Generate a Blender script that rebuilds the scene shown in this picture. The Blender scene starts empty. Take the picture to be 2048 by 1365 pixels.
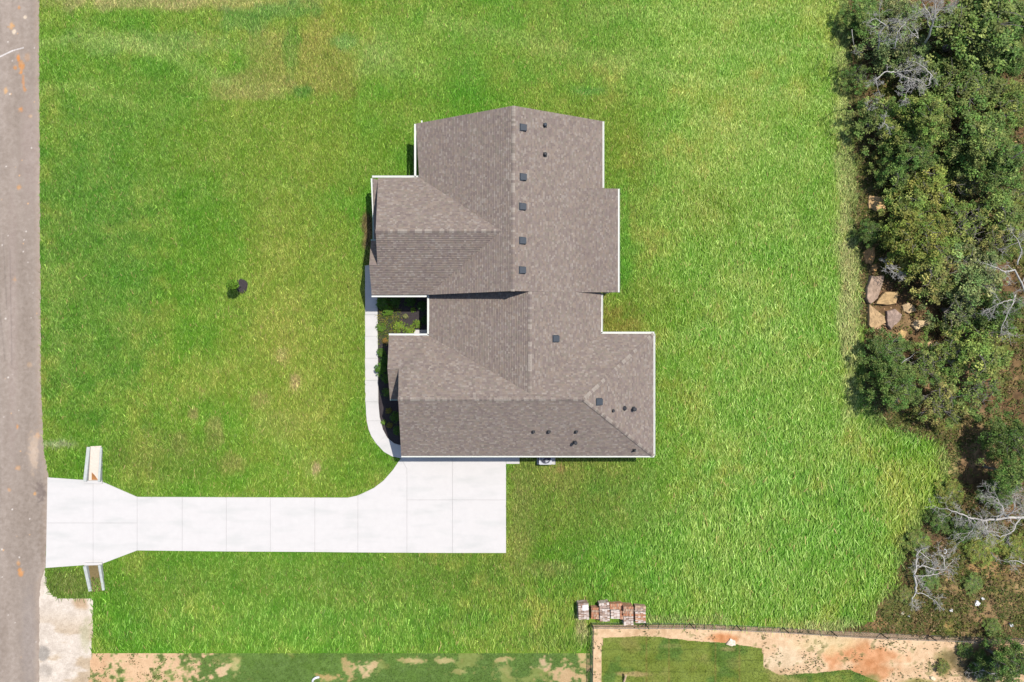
import bpy, bmesh, math, random
import numpy as np
from mathutils import Vector

# ------------------------------------------------------------------ camera, world, sun, exposure
scene = bpy.context.scene
C = scene.collection
S, H = 0.044, 60.0            # metres per photo pixel on the ground, flying height
NX, NY = 917.0, 665.0         # the pixel straight below the drone

cam_data = bpy.data.cameras.new('camera')
cam = bpy.data.objects.new('camera', cam_data); C.objects.link(cam)
cam.location = (0, 0, H); cam.rotation_euler = (0, 0, 0)
cam_data.sensor_fit = 'HORIZONTAL'; cam_data.sensor_width = 36.0
cam_data.lens = 36.0 * H / (2048 * S)
cam_data.shift_x = (1024 - NX) / 2048; cam_data.shift_y = -(682.5 - NY) / 2048
cam_data.clip_start = 0.5; cam_data.clip_end = 3000
scene.camera = cam

SUN_TO = Vector((0.29, 0.315, 1.0)).normalized()
sun_el = math.asin(SUN_TO.z); sun_rot = math.atan2(SUN_TO.x, SUN_TO.y)
world = bpy.data.worlds.new('World'); scene.world = world; world.use_nodes = True
wn = world.node_tree; wn.nodes.clear()
sky = wn.nodes.new('ShaderNodeTexSky'); sky.sky_type = 'NISHITA'; sky.sun_disc = False
sky.sun_elevation = sun_el; sky.sun_rotation = sun_rot
bg = wn.nodes.new('ShaderNodeBackground'); bg.inputs['Strength'].default_value = 0.12
wo = wn.nodes.new('ShaderNodeOutputWorld')
wn.links.new(sky.outputs[0], bg.inputs[0]); wn.links.new(bg.outputs[0], wo.inputs[0])
sl = bpy.data.lights.new('sun', 'SUN'); sl.energy = 4.2; sl.angle = math.radians(0.53); sl.color = (1.0, 0.96, 0.9)
sun = bpy.data.objects.new('sun', sl); C.objects.link(sun)
sun.rotation_euler = SUN_TO.to_track_quat('Z', 'Y').to_euler(); sun.location = (20, 20, 50)
scene.view_settings.view_transform = 'Standard'; scene.view_settings.look = 'None'
scene.view_settings.gamma = 1.0; scene.view_settings.use_curve_mapping = False
scene.view_settings.exposure = 0.85

# ------------------------------------------------------------------ helpers
def P(px, py, h=0.0):
    k = S * (H - h) / H
    return Vector(((px - NX) * k, (NY - py) * k, h))

def lin(r, g, b, k=0.5):
    def f(c):
        c /= 255.0
        return (c / 12.92 if c <= 0.04045 else ((c + 0.055) / 1.055) ** 2.4) * k
    return (f(r), f(g), f(b))

def lin_np(a, k=0.5):
    a = np.asarray(a, float) / 255.0
    return np.where(a <= 0.04045, a / 12.92, ((a + 0.055) / 1.055) ** 2.4) * k

_tab = np.random.default_rng(5).random((8, 256, 256))
def vnoise(x, y, scale, seed=0):
    x = np.asarray(x, float) / scale + 17.3 * seed; y = np.asarray(y, float) / scale + 9.7 * seed
    xi = np.floor(x).astype(int); yi = np.floor(y).astype(int)
    fx = x - xi; fy = y - yi; fx = fx * fx * (3 - 2 * fx); fy = fy * fy * (3 - 2 * fy)
    t = _tab[seed % 8]
    a = t[xi & 255, yi & 255]; b = t[(xi + 1) & 255, yi & 255]
    c = t[xi & 255, (yi + 1) & 255]; d = t[(xi + 1) & 255, (yi + 1) & 255]
    return (a * (1 - fx) + b * fx) * (1 - fy) + (c * (1 - fx) + d * fx) * fy
def fbm(x, y, scale, seed=0, octv=4):
    s = 0; w = 0; a = 1.0
    for i in range(octv):
        an = .55 + 1.3 * i + seed; s = s + a * vnoise(x * math.cos(an) - y * math.sin(an), x * math.sin(an) + y * math.cos(an), scale / 2 ** i, seed + i * 3); w += a; a *= 0.55
    return s / w
def sstep(a, b, x):
    t = np.clip((x - a) / (b - a), 0, 1); return t * t * (3 - 2 * t)

def inpoly(x, y, poly):
    r = np.zeros(np.shape(x), bool); n = len(poly)
    for i in range(n):
        x0, y0 = poly[i]; x1, y1 = poly[(i + 1) % n]
        if y0 == y1: continue
        c = ((y0 > y) != (y1 > y)) & (x < (x1 - x0) * (y - y0) / (y1 - y0) + x0)
        r ^= c
    return r

# ---- materials
def new_mat(name):
    m = bpy.data.materials.new(name); m.use_nodes = True
    nt = m.node_tree; p = nt.nodes['Principled BSDF']
    p.inputs['Specular IOR Level'].default_value = 0.25
    return m, nt, p
def mat(name, col, rough=0.8, var=0.15, scale=3.0, bump=0.0, bscale=40.0, metal=0.0, attr=False, spec=0.25, stain=None, sscale=0.6, samt=0.0, smap=None):
    m, nt, p = new_mat(name); L = nt.links
    p.inputs['Roughness'].default_value = rough; p.inputs['Metallic'].default_value = metal
    p.inputs['Specular IOR Level'].default_value = spec
    tc = nt.nodes.new('ShaderNodeTexCoord')
    nz = nt.nodes.new('ShaderNodeTexNoise'); nz.inputs['Scale'].default_value = scale; nz.inputs['Detail'].default_value = 8
    nz.inputs['Roughness'].default_value = 0.65
    L.new(tc.outputs['Object'], nz.inputs['Vector'])
    mr = nt.nodes.new('ShaderNodeMapRange'); mr.inputs[1].default_value = 0.25; mr.inputs[2].default_value = 0.75
    mr.inputs[3].default_value = 1 - var; mr.inputs[4].default_value = 1 + var
    L.new(nz.outputs[0], mr.inputs[0])
    mul = nt.nodes.new('ShaderNodeMix'); mul.data_type = 'RGBA'; mul.blend_type = 'MULTIPLY'; mul.inputs[0].default_value = 1
    if attr:
        at = nt.nodes.new('ShaderNodeAttribute'); at.attribute_name = 'Col'; L.new(at.outputs['Color'], mul.inputs[6])
    else:
        mul.inputs[6].default_value = (*col, 1)
    L.new(mr.outputs[0], mul.inputs[7])
    out = mul.outputs[2]
    if stain:
        n2 = nt.nodes.new('ShaderNodeTexNoise'); n2.inputs['Scale'].default_value = sscale; n2.inputs['Detail'].default_value = 6
        if smap:
            mp = nt.nodes.new('ShaderNodeMapping'); mp.inputs['Scale'].default_value = smap; L.new(tc.outputs['Object'], mp.inputs[0]); L.new(mp.outputs[0], n2.inputs['Vector'])
        else: L.new(tc.outputs['Object'], n2.inputs['Vector'])
        r2 = nt.nodes.new('ShaderNodeMapRange'); r2.inputs[1].default_value = 0.5; r2.inputs[2].default_value = 0.75
        r2.inputs[3].default_value = 0; r2.inputs[4].default_value = samt
        L.new(n2.outputs[0], r2.inputs[0])
        mx = nt.nodes.new('ShaderNodeMix'); mx.data_type = 'RGBA'; L.new(r2.outputs[0], mx.inputs[0])
        L.new(out, mx.inputs[6]); mx.inputs[7].default_value = (*stain, 1); out = mx.outputs[2]
    L.new(out, p.inputs['Base Color'])
    if bump:
        nb = nt.nodes.new('ShaderNodeTexNoise'); nb.inputs['Scale'].default_value = bscale; nb.inputs['Detail'].default_value = 4
        L.new(tc.outputs['Object'], nb.inputs['Vector'])
        bp = nt.nodes.new('ShaderNodeBump'); bp.inputs['Strength'].default_value = bump; bp.inputs['Distance'].default_value = 0.05
        L.new(nb.outputs[0], bp.inputs['Height']); L.new(bp.outputs[0], p.inputs['Normal'])
    return m
def leaf_mat(name, trans=0.25, tint=True, rough=0.6, spec=0.2):
    m, nt, p = new_mat(name); L = nt.links
    p.inputs['Roughness'].default_value = rough; p.inputs['Specular IOR Level'].default_value = spec
    at = nt.nodes.new('ShaderNodeAttribute'); at.attribute_name = 'Col'
    col = at.outputs['Color']
    if tint:
        oi = nt.nodes.new('ShaderNodeObjectInfo')
        mul = nt.nodes.new('ShaderNodeMix'); mul.data_type = 'RGBA'; mul.blend_type = 'MULTIPLY'; mul.inputs[0].default_value = 1
        L.new(col, mul.inputs[6]); L.new(oi.outputs['Color'], mul.inputs[7]); col = mul.outputs[2]
    L.new(col, p.inputs['Base Color'])
    tr = nt.nodes.new('ShaderNodeBsdfTranslucent'); L.new(col, tr.inputs['Color'])
    mx = nt.nodes.new('ShaderNodeMixShader'); mx.inputs[0].default_value = trans
    L.new(p.outputs[0], mx.inputs[1]); L.new(tr.outputs[0], mx.inputs[2])
    L.new(mx.outputs[0], nt.nodes['Material Output'].inputs['Surface'])
    return m

M = {}
M['ground'] = mat('ground', (0, 0, 0), 0.95, 0.22, 9.0, 0.5, 14.0, attr=True, spec=0.1)
M['asphalt'] = mat('asphalt', (0, 0, 0), 0.9, 0.16, 14.0, 0.25, 60.0, attr=True, spec=0.2)
M['concrete'] = mat('concrete', (0.352, 0.333, 0.317), 0.85, 0.035, 1.6, 0.08, 60.0, stain=(0.265, 0.268, 0.25), sscale=0.8, samt=0.5, smap=(.35, 1.3, 1))
M['old_concrete'] = mat('old_concrete', (0.27, 0.28, 0.262), 0.9, 0.2, 4.0, 0.1, 30.0)
M['joint_sand'] = mat('joint_sand', (0.33, 0.312, 0.29), 0.95, 0.1, 8.0)
M['shingle'] = mat('shingle', (0, 0, 0), 0.92, 0.12, 30.0, 0.2, 90.0, attr=True, spec=0.15)
M['deck'] = mat('roof_deck', (0.12, 0.10, 0.09), 0.9, 0.1, 8.0)
M['white'] = mat('white_metal', (0.40, 0.405, 0.37), 0.6, 0.04, 3.0, spec=0.35)
M['greenish_white'] = mat('weathered_white', (0.26, 0.33, 0.29), 0.6, 0.06, 5.0)
M['siding'] = mat('pale_siding', (0.55, 0.53, 0.49), 0.8, 0.06, 2.0)
M['dark_metal'] = mat('slate_metal', (0.028, 0.034, 0.042), 0.6, 0.1, 10.0, spec=0.2)
M['black'] = mat('black_rubber', (0.02, 0.02, 0.022), 0.6, 0.1, 10.0)
M['glass'] = mat('window_glass', (0.03, 0.04, 0.05), 0.08, 0.02, 1.0, spec=0.6)
M['mulch'] = mat('mulch', (0.03, 0.024, 0.025), 0.95, 0.5, 14.0, 1.0, 25.0)
M['leaf'] = leaf_mat('leaf', 0.33)
M['blade'] = leaf_mat('grass_blade', 0.33, tint=False, rough=0.55, spec=0.25)
M['bark'] = mat('bark', (0.12, 0.105, 0.09), 0.95, 0.3, 10.0, 0.5, 30.0)
M['dead_wood'] = mat('dead_wood', (0.30, 0.28, 0.255), 0.9, 0.3, 5.0, 0.3, 30.0)
M['rock'] = mat('rock', (0, 0, 0), 0.92, 0.3, 2.6, 0.7, 8.0, attr=True)
M['brick'] = mat('brick', (0, 0, 0), 0.9, 0.18, 20.0, 0.3, 60.0, attr=True)
M['pallet'] = mat('pallet_wood', (0.22, 0.16, 0.10), 0.9, 0.25, 8.0)
M['fence'] = mat('fence_metal', (0.02, 0.022, 0.024), 0.45, 0.1, 8.0, spec=0.4)
M['plastic_white'] = mat('plastic_white', (0.42, 0.42, 0.42), 0.5, 0.04, 4.0)
M['ac_paint'] = mat('light_grey_paint', (0.30, 0.30, 0.31), 0.6, 0.04, 4.0, spec=0.25)
M['ac_dark'] = mat('dark_grille', (0.035, 0.035, 0.05), 0.5, 0.1, 6.0)

# ---- objects
def props(o, label=None, cat=None, group=None, kind=None):
    if label: o['label'] = label
    if cat: o['category'] = cat
    if group: o['group'] = group
    if kind: o['kind'] = kind
    return o
def empty(name, loc, label=None, cat=None, group=None):
    o = bpy.data.objects.new(name, None); C.objects.link(o); o.location = loc
    o.empty_display_size = 0.3
    return props(o, label, cat, group)
def link(name, me, parent=None, kind=None, world_coords=True):
    o = bpy.data.objects.new(name, me); C.objects.link(o)
    if parent is not None:
        o.parent = parent
        if world_coords:      # geometry was written in world coordinates, parents are unrotated
            off = Vector((0, 0, 0)); q = parent
            while q is not None: off += q.location; q = q.parent
            o.location = -off
    if kind: o['kind'] = kind
    return o
def mesh_np(name, V, F, m, col=None, smooth=False):
    """V (n,3), F list of (k,4) or (k,3) int array, col (n,3)"""
    me = bpy.data.meshes.new(name)
    V = np.ascontiguousarray(V, np.float32); F = np.ascontiguousarray(F, np.int32)
    nf, k = F.shape
    me.vertices.add(len(V)); me.vertices.foreach_set('co', V.ravel())
    me.loops.add(nf * k); me.loops.foreach_set('vertex_index', F.ravel())
    me.polygons.add(nf); me.polygons.foreach_set('loop_start', np.arange(0, nf * k, k, dtype=np.int32))
    if smooth: me.polygons.foreach_set('use_smooth', np.ones(nf, bool))
    me.update(calc_edges=True)
    if col is not None:
        a = me.attributes.new('Col', 'FLOAT_COLOR', 'POINT')
        a.data.foreach_set('color', np.ascontiguousarray(np.concatenate([col, np.ones((len(col), 1))], 1), np.float32).ravel())
    me.materials.append(m)
    return me
class MB:
    def __init__(s): s.v = []; s.f = []; s.c = []
    def poly(s, pts, col=(0.5, 0.5, 0.5)):
        n = len(s.v); s.v += [tuple(p) for p in pts]; s.c += [col] * len(pts); s.f.append(tuple(range(n, n + len(pts))))
    def prism(s, bot, top, col=(0.5, 0.5, 0.5), cap_bottom=True):
        n = len(bot)
        s.poly(top, col)
        if cap_bottom: s.poly(list(reversed(bot)), col)
        for i in range(n):
            j = (i + 1) % n; s.poly([bot[i], bot[j], top[j], top[i]], col)
    def box(s, c, size, rz=0.0, col=(0.5, 0.5, 0.5), taper=1.0):
        cx, cy, cz = c; a, b, h = size[0] / 2, size[1] / 2, size[2]
        co, si = math.cos(rz), math.sin(rz)
        def q(x, y, z): return (cx + x * co - y * si, cy + x * si + y * co, cz + z)
        bot = [q(-a, -b, 0), q(a, -b, 0), q(a, b, 0), q(-a, b, 0)]
        t = taper
        top = [q(-a * t, -b * t, h), q(a * t, -b * t, h), q(a * t, b * t, h), q(-a * t, b * t, h)]
        s.prism(bot, top, col)
    def tube(s, pts, rad, n=6, col=(0.5, 0.5, 0.5), caps=True):
        pts = [Vector(p) for p in pts]
        rings = []; prev = None
        for i, p in enumerate(pts):
            d = (pts[min(i + 1, len(pts) - 1)] - pts[max(i - 1, 0)])
            if d.length < 1e-6: d = Vector((0, 0, 1))
            d.normalize()
            up = Vector((0, 0, 1)) if abs(d.z) < 0.9 else Vector((1, 0, 0))
            x = d.cross(up).normalized(); y = d.cross(x)
            r = rad[i] if hasattr(rad, '__len__') else rad
            b = len(s.v)
            for k in range(n):
                a = 2 * math.pi * k / n
                s.v.append(tuple(p + x * (math.cos(a) * r) + y * (math.sin(a) * r))); s.c.append(col)
            rings.append(b)
        for i in range(len(rings) - 1):
            a, b = rings[i], rings[i + 1]
            for k in range(n):
                k2 = (k + 1) % n; s.f.append((a + k, a + k2, b + k2, b + k))
        if caps:
            s.f.append(tuple(rings[0] + k for k in range(n))); s.f.append(tuple(rings[-1] + n - 1 - k for k in range(n)))
    def mesh(s, name, m, smooth=False, attr=False, bevel=0.0):
        me = bpy.data.meshes.new(name); me.from_pydata(s.v, [], s.f)
        if attr:
            a = me.attributes.new('Col', 'FLOAT_COLOR', 'POINT')
            a.data.foreach_set('color', np.array([(*c, 1) for c in s.c], np.float32).ravel())
        bm = bmesh.new(); bm.from_mesh(me)
        if not attr: bmesh.ops.remove_doubles(bm, verts=bm.verts, dist=1e-5)
        bmesh.ops.recalc_face_normals(bm, faces=bm.faces)
        if bevel: bmesh.ops.bevel(bm, geom=list(bm.edges), offset=bevel, segments=2, profile=0.6, affect='EDGES', clamp_overlap=True)
        bm.to_mesh(me); bm.free()
        if smooth: me.polygons.foreach_set('use_smooth', [True] * len(me.polygons))
        me.materials.append(m); return me

# ------------------------------------------------------------------ outlines on the ground (photo pixels on the ground plane)
DRIVE_ARC = [(695, 995.5), (710, 993), (723, 988), (748, 976), (767, 961.5), (786, 940), (796, 925), (802, 917)]
DRIVE = [(95, 955), (195, 962), (204, 963), (275, 994), (695, 995.5)] + DRIVE_ARC[1:] + [(814, 890), (1039, 890), (1039, 928), (1012, 928), (1012, 1106), (275, 1101), (204, 1128), (187, 1129), (92, 1136)]
WALK_OUT = [(732, 828), (734, 845), (737.5, 860), (743, 873), (750, 884.5), (768, 904), (784, 913), (802, 917)]
WALK_IN = [(757, 807), (759.5, 834), (766, 859), (775, 876), (788.6, 887), (803, 891)]
WALK = [(730, 531)] + WALK_OUT + [(814, 914), (814, 893)] + WALK_IN[::-1] + [(755, 600), (755, 531)]
BED = [(755.5, 531), (790, 545), (880, 560), (880, 690), (815, 700), (815, 893)] + WALK_IN[::-1] + [(755.5, 600)]
STREET_EDGE = [(-300, 77), (0, 78), (400, 80), (760, 82), (860, 86), (885, 86), (920, 91), (955, 97), (1046, 95), (1136, 91), (1165, 81), (1200, 79), (1365, 78), (1700, 77)]
def street_x(py): return np.interp(py, [p[0] for p in STREET_EDGE], [p[1] for p in STREET_EDGE])
WOOD_EDGE = [(-400, 1690), (0, 1692), (120, 1697), (250, 1702), (400, 1712), (500, 1716), (600, 1722), (700, 1728), (790, 1735), (850, 1775), (868, 1840), (900, 1893), (960, 1900), (1010, 1880), (1060, 1840), (1110, 1812), (1160, 1795), (1210, 1765), (1245, 1740), (1268, 1660), (1300, 1640), (1900, 1640)]
def wood_x(py): return np.interp(py, [p[0] for p in WOOD_EDGE], [p[1] for p in WOOD_EDGE])
FENCE_LINE = [(1187, 1247), (1400, 1248), (1577, 1256), (1776, 1266), (1880, 1272), (2100, 1279)]
def fence_y(px): return np.interp(px, [p[0] for p in FENCE_LINE], [p[1] for p in FENCE_LINE])
SOD = [(1204, 1275), (1300, 1273), (1395, 1283), (1470, 1289), (1524, 1297), (1528, 1335), (1560, 1352), (1700, 1340), (1760, 1365), (1760, 1500), (1204, 1500)]
TONGUE = [(93, 1137), (180, 1131), (186, 1200), (120, 1198), (104, 1190), (92, 1170)]
SHOULDER = [(70, 1136), (91, 1136), (92, 1172), (104, 1191), (120, 1199), (184, 1199), (186, 1262), (183, 1310), (176, 1365), (170, 1800), (70, 1800)]
CULV_A = [(171, 962), (176, 894), (205, 893), (205, 964)]
CULV_B = [(171, 1129), (203, 1127), (209, 1180), (181, 1184)]
RING = (483, 573, 14)
AC_PAD = [(1072, 893), (1111, 893), (1111, 931), (1072, 931)]

# ------------------------------------------------------------------ ground colours (albedo, as fields over the place)
def patches(px, py, base, lst, nz):
    col = base
    for (cx, cy, rx, ry, rgb, st) in lst:
        d = np.sqrt(((px - cx) / rx) ** 2 + ((py - cy) / ry) ** 2) + (nz - 0.5) * 1.5
        w = (1 - sstep(0.45, 1.25, d)) * st
        col = col * (1 - w[..., None]) + np.array(rgb, float) * w[..., None]
    return col
LAWN_P = [
    (300, 300, 330, 260, (100, 152, 46), .55), (180, 560, 140, 330, (98, 150, 50), .6), (560, 300, 260, 90, (126, 158, 48), .6),
    (250, 2, 190, 24, (180, 174, 112), .7), (470, 4, 170, 20, (170, 172, 100), .65), (300, 90, 240, 26, (144, 174, 92), .5),
    (640, 130, 95, 90, (152, 156, 70), .7), (500, 180, 110, 34, (162, 162, 88), .65), (540, 100, 60, 60, (146, 158, 72), .6),
    (585, 95, 16, 60, (100, 150, 50), .6), (605, 186, 22, 14, (84, 140, 44), .8), (690, 85, 30, 20, (96, 158, 70), .6),
    (760, 110, 60, 60, (136, 172, 82), .6), (860, 80, 160, 100, (124, 168, 60), .5), (560, 22, 70, 22, (92, 146, 60), .6),
    (480, 45, 60, 25, (100, 150, 66), .5), (1300, 90, 380, 120, (122, 170, 62), .5), (1180, 185, 30, 8, (96, 164, 76), .35),
    (420, 520, 110, 160, (96, 152, 34), .6), (600, 640, 160, 320, (142, 164, 60), .7), (565, 715, 22, 20, (170, 165, 100), .6),
    (592, 765, 16, 22, (174, 162, 104), .7), (520, 800, 24, 20, (160, 158, 90), .5), (632, 938, 12, 18, (184, 166, 118), .8),
    (388, 830, 14, 14, (164, 152, 96), .6), (430, 860, 20, 30, (160, 158, 92), .6), (360, 890, 14, 24, (170, 160, 100), .6),
    (470, 930, 30, 22, (150, 146, 78), .55), (330, 920, 100, 60, (124, 146, 58), .6), (560, 850, 60, 30, (150, 166, 80), .4),
    (1500, 420, 300, 300, (126, 172, 64), .6), (1250, 300, 40, 90, (124, 152, 44), .6), (1245, 450, 18, 110, (94, 162, 42), .7),
    (1240, 640, 50, 40, (142, 144, 58), .7), (1310, 600, 60, 40, (116, 150, 46), .6), (1420, 420, 60, 50, (122, 148, 48), .5),
    (1355, 760, 50, 180, (104, 150, 36), .6), (1550, 800, 250, 220, (128, 176, 68), .6), (1150, 960, 180, 60, (134, 154, 64), .7),
    (1200, 1020, 200, 70, (120, 152, 54), .7), (1040, 1060, 30, 130, (140, 152, 74), .5), (1100, 1140, 50, 18, (160, 152, 88), .6),
    (1500, 1100, 330, 170, (120, 172, 66), .55), (1690, 300, 26, 400, (160, 174, 100), .65), (1700, 620, 24, 260, (164, 172, 104), .7),
    (1120, 940, 14, 10, (160, 140, 80), .6), (640, 1180, 460, 90, (106, 150, 52), .6), (700, 1262, 560, 50, (112, 162, 56), .5),
    (1165, 1260, 18, 40, (168, 164, 112), .7), (1100, 1285, 100, 20, (116, 150, 56), .6), (120, 890, 50, 10, (160, 175, 130), .7),
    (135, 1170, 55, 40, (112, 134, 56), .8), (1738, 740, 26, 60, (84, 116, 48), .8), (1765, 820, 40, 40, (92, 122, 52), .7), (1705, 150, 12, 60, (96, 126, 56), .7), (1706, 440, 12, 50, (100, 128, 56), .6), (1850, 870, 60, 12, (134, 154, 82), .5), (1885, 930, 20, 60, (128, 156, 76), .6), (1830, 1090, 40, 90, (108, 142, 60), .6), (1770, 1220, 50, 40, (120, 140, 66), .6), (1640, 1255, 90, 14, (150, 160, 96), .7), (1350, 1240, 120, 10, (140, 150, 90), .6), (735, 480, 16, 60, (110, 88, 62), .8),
]
def seg_d(px, py, a, b):
    ax, ay = a; bx, by = b; t = np.clip(((px - ax) * (bx - ax) + (py - ay) * (by - ay)) / ((bx - ax) ** 2 + (by - ay) ** 2), 0, 1)
    return np.hypot(px - ax - t * (bx - ax), py - ay - t * (by - ay))
STREAKS = [((160, 60), (300, 100), 16, .6), ((300, 100), (450, 165), 14, .55), ((84, 90), (140, 76), 8, .5), ((84, 180), (190, 168), 9, .45), ((180, 185), (270, 215), 12, .4), ((860, 40), (1330, 150), 16, .4), ((1330, 150), (1690, 215), 14, .4),
    ((1180, 30), (1660, 20), 20, .35), ((1240, 110), (1690, 95), 12, .35), ((1400, 240), (1640, 330), 18, .35), ((1330, 700), (1420, 640), 16, .4), ((1470, 520), (1560, 700), 20, .3), ((100, 520), (130, 760), 16, .35), ((700, 90), (860, 150), 18, .3), ((560, 880), (640, 960), 12, .25), ((1560, 400), (1680, 640), 18, .3)]
def lawn_rgb(px, py):
    n1 = fbm(px, py, 90, 1); n2 = fbm(px, py, 28, 2); n3 = fbm(px * 1.0, py * 1.0, 240, 4)
    base = np.zeros(np.shape(px) + (3,)) + np.array((115, 158, 46.))
    base = base + (n1 - .5)[..., None] * np.array((70, 16, 40.)) + (n3 - .5)[..., None] * np.array((40, 6, 18.))
    p2 = np.where((py > 203) & (px > 380) & (px < 830) & (py < 260), py + 90, py)
    c = patches(px, p2, base, LAWN_P, n2)
    c = c + (n2 - .5)[..., None] * np.array((46, 22, 34.))
    for a, b, w, k in STREAKS:                                    # faint mowing and wheel tracks
        d = seg_d(px, py, a, b) / (w * 1.3 * (.5 + 1.1 * n2)); q = ((1 - sstep(.2, 1.2, d)) * k * .75)[..., None]
        c = c * (1 - q) + np.array((150, 184, 88.)) * q
    return np.clip(c, 20, 235)
WOOD_P = [
    (1757, 405, 20, 18, (214, 172, 118), .9), (1738, 520, 26, 30, (176, 142, 100), .7), (1745, 590, 34, 60, (128, 100, 72), .8), (1810, 650, 50, 26, (176, 146, 104), .6),
    (1860, 690, 20, 14, (214, 178, 128), .7), (1900, 750, 80, 60, (176, 142, 106), .7), (1960, 880, 40, 70, (150, 122, 90), .75), (2030, 740, 30, 40, (150, 110, 84), .7),
    (1722, 60, 26, 34, (132, 92, 60), .8), (1930, 400, 60, 30, (140, 112, 84), .6), (2020, 460, 40, 24, (196, 156, 110), .5), (1740, 380, 40, 14, (160, 128, 96), .6),
    (1960, 1140, 90, 44, (176, 138, 92), .85), (1900, 1190, 100, 60, (150, 124, 86), .8), (2000, 1220, 110, 70, (150, 124, 88), .85), (1930, 900, 60, 60, (160, 128, 92), .6), (1760, 1248, 40, 20, (196, 152, 104), .7), (1885, 1250, 50, 12, (204, 150, 104), .6),
    (1860, 1060, 40, 40, (116, 92, 70), .7), (1960, 1085, 60, 20, (112, 134, 44), .7), (1945, 1165, 24, 18, (74, 108, 34), .8), (1900, 1010, 40, 30, (96, 116, 46), .6),
    (1800, 1210, 40, 50, (104, 112, 54), .6), (1690, 250, 16, 260, (170, 164, 104), .8), (1706, 480, 16, 120, (176, 162, 106), .8), (1716, 640, 16, 100, (160, 156, 92), .7), (1800, 862, 60, 12, (160, 156, 92), .7), (1905, 940, 16, 50, (170, 160, 100), .7),
]
def wood_rgb(px, py):
    n1 = fbm(px, py, 60, 3); n2 = fbm(px, py, 22, 6); n4 = fbm(px, py, 10, 5)
    c = np.zeros(np.shape(px) + (3,)) + np.array((112, 88, 60.))
    g = sstep(0.46, 0.6, n1)[..., None]
    c = c * (1 - g) + np.array((92, 98, 44.)) * g
    c = patches(px, py, c, WOOD_P, n2)
    c = c * (0.65 + 0.7 * n4)[..., None]
    return np.clip(c, 12, 235)
def lot_rgb(px, py):        # fenced neighbour's plot: bare clay
    n1 = fbm(px, py, 120, 2); n2 = fbm(px, py, 30, 4); n3 = fbm(px, py, 9, 6)
    c = np.zeros(np.shape(px) + (3,)) + np.array((226, 190, 150.))
    c = patches(px, py, c, [(1440, 1278, 30, 10, (206, 134, 84), .8), (1720, 1310, 90, 24, (212, 146, 98), .8), (1740, 1345, 70, 20, (206, 140, 92), .7), (1650, 1290, 60, 20, (226, 204, 152), .6),
        (1560, 1320, 50, 26, (232, 208, 172), .7), (1620, 1360, 120, 14, (110, 124, 66), .8), (1890, 1330, 26, 34, (124, 112, 62), .7), (1960, 1330, 70, 40, (90, 80, 54), .85), (2000, 1300, 60, 14, (150, 118, 84), .7), (1840, 1365, 60, 10, (130, 130, 66), .7)], n2)
    w = sstep(0.60, 0.68, n3)[..., None] * sstep(.4, .6, n2)[..., None]
    c = c * (1 - .6 * w) + np.array((110, 104, 56.)) * .6 * w
    c = c + (n1 - .5)[..., None] * 40 + (n3 - .5)[..., None] * 60
    return np.clip(c, 25, 245)
def sod_rgb(px, py):
    n1 = fbm(px, py, 50, 1); n2 = fbm(px, py, 16, 2)
    c = np.zeros(np.shape(px) + (3,)) + np.array((128, 142, 60.))
    d = sstep(.5, .65, n1)[..., None]; c = c * (1 - d) + np.array((100, 128, 54.)) * d
    l = sstep(.56, .7, fbm(px, py, 70, 5))[..., None]; c = c * (1 - l) + np.array((150, 150, 80.)) * l
    for xs in (1292, 1338, 1430, 1478):
        w = (np.abs(px - xs - 2 * (n1 - .5)) < 1.6)[..., None] * .5; c = c * (1 - w) + np.array((150, 128, 70.)) * w
    for ys in (1300, 1322, 1344):
        w = (np.abs(py - ys - 6 * (n1 - .5)) < 1.4)[..., None] * .35; c = c * (1 - w) + np.array((96, 110, 48.)) * w
    c = patches(px, py, c, [(1455, 1298, 14, 6, (160, 148, 96), .8), (1470, 1325, 18, 14, (142, 140, 76), .5), (1262, 1349, 34, 5, (190, 164, 116), .8), (1340, 1292, 30, 5, (170, 158, 100), .4)], n2)
    return np.clip(c + (n2 - .5)[..., None] * 30, 20, 230)
STRIP_P = [(270, 1325, 120, 60, (226, 188, 148), 1.), (190, 1340, 30, 60, (222, 180, 140), 1.), (735, 1334, 24, 15, (214, 184, 140), .95), (698, 1340, 14, 18, (204, 170, 124), .8), (830, 1322, 22, 6, (206, 176, 128), .8), (890, 1322, 24, 6, (214, 184, 136), .7),
    (450, 1340, 12, 10, (224, 190, 150), .9), (470, 1330, 8, 20, (206, 184, 130), .7), (660, 1356, 30, 8, (206, 168, 118), .8), (1010, 1320, 24, 6, (214, 180, 134), .7), (1085, 1328, 16, 12, (216, 182, 146), .9), (1135, 1350, 36, 20, (214, 176, 136), .9),
    (1165, 1310, 12, 60, (206, 176, 128), .9), (930, 1345, 20, 6, (190, 168, 116), .6), (1000, 1338, 22, 14, (180, 166, 110), .5)]
def strip_rgb(px, py):
    n1 = fbm(px, py, 60, 2); n2 = fbm(px, py, 18, 1); n3 = fbm(px, py, 7, 4)
    c = np.zeros(np.shape(px) + (3,)) + np.array((104, 134, 60.))
    d = sstep(.42, .6, n1 + (n2 - .5) * .4)[..., None]; c = c * (1 - d) + np.array((100, 128, 60.)) * d
    l = sstep(.6, .72, fbm(px, py, 34, 6))[..., None]; c = c * (1 - .6 * l) + np.array((150, 150, 84.)) * .6 * l
    c = patches(px, py, c, STRIP_P, .5 + (n2 - .5) * 1.3 + (n3 - .5) * 1.6)
    w = (sstep(.58, .66, n3) * (px < 420) * sstep(.4, .6, n2))[..., None]; c = c * (1 - .7 * w) + np.array((96, 106, 54.)) * .7 * w
    return np.clip(c + (n3 - .5)[..., None] * 36, 20, 240)
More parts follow.
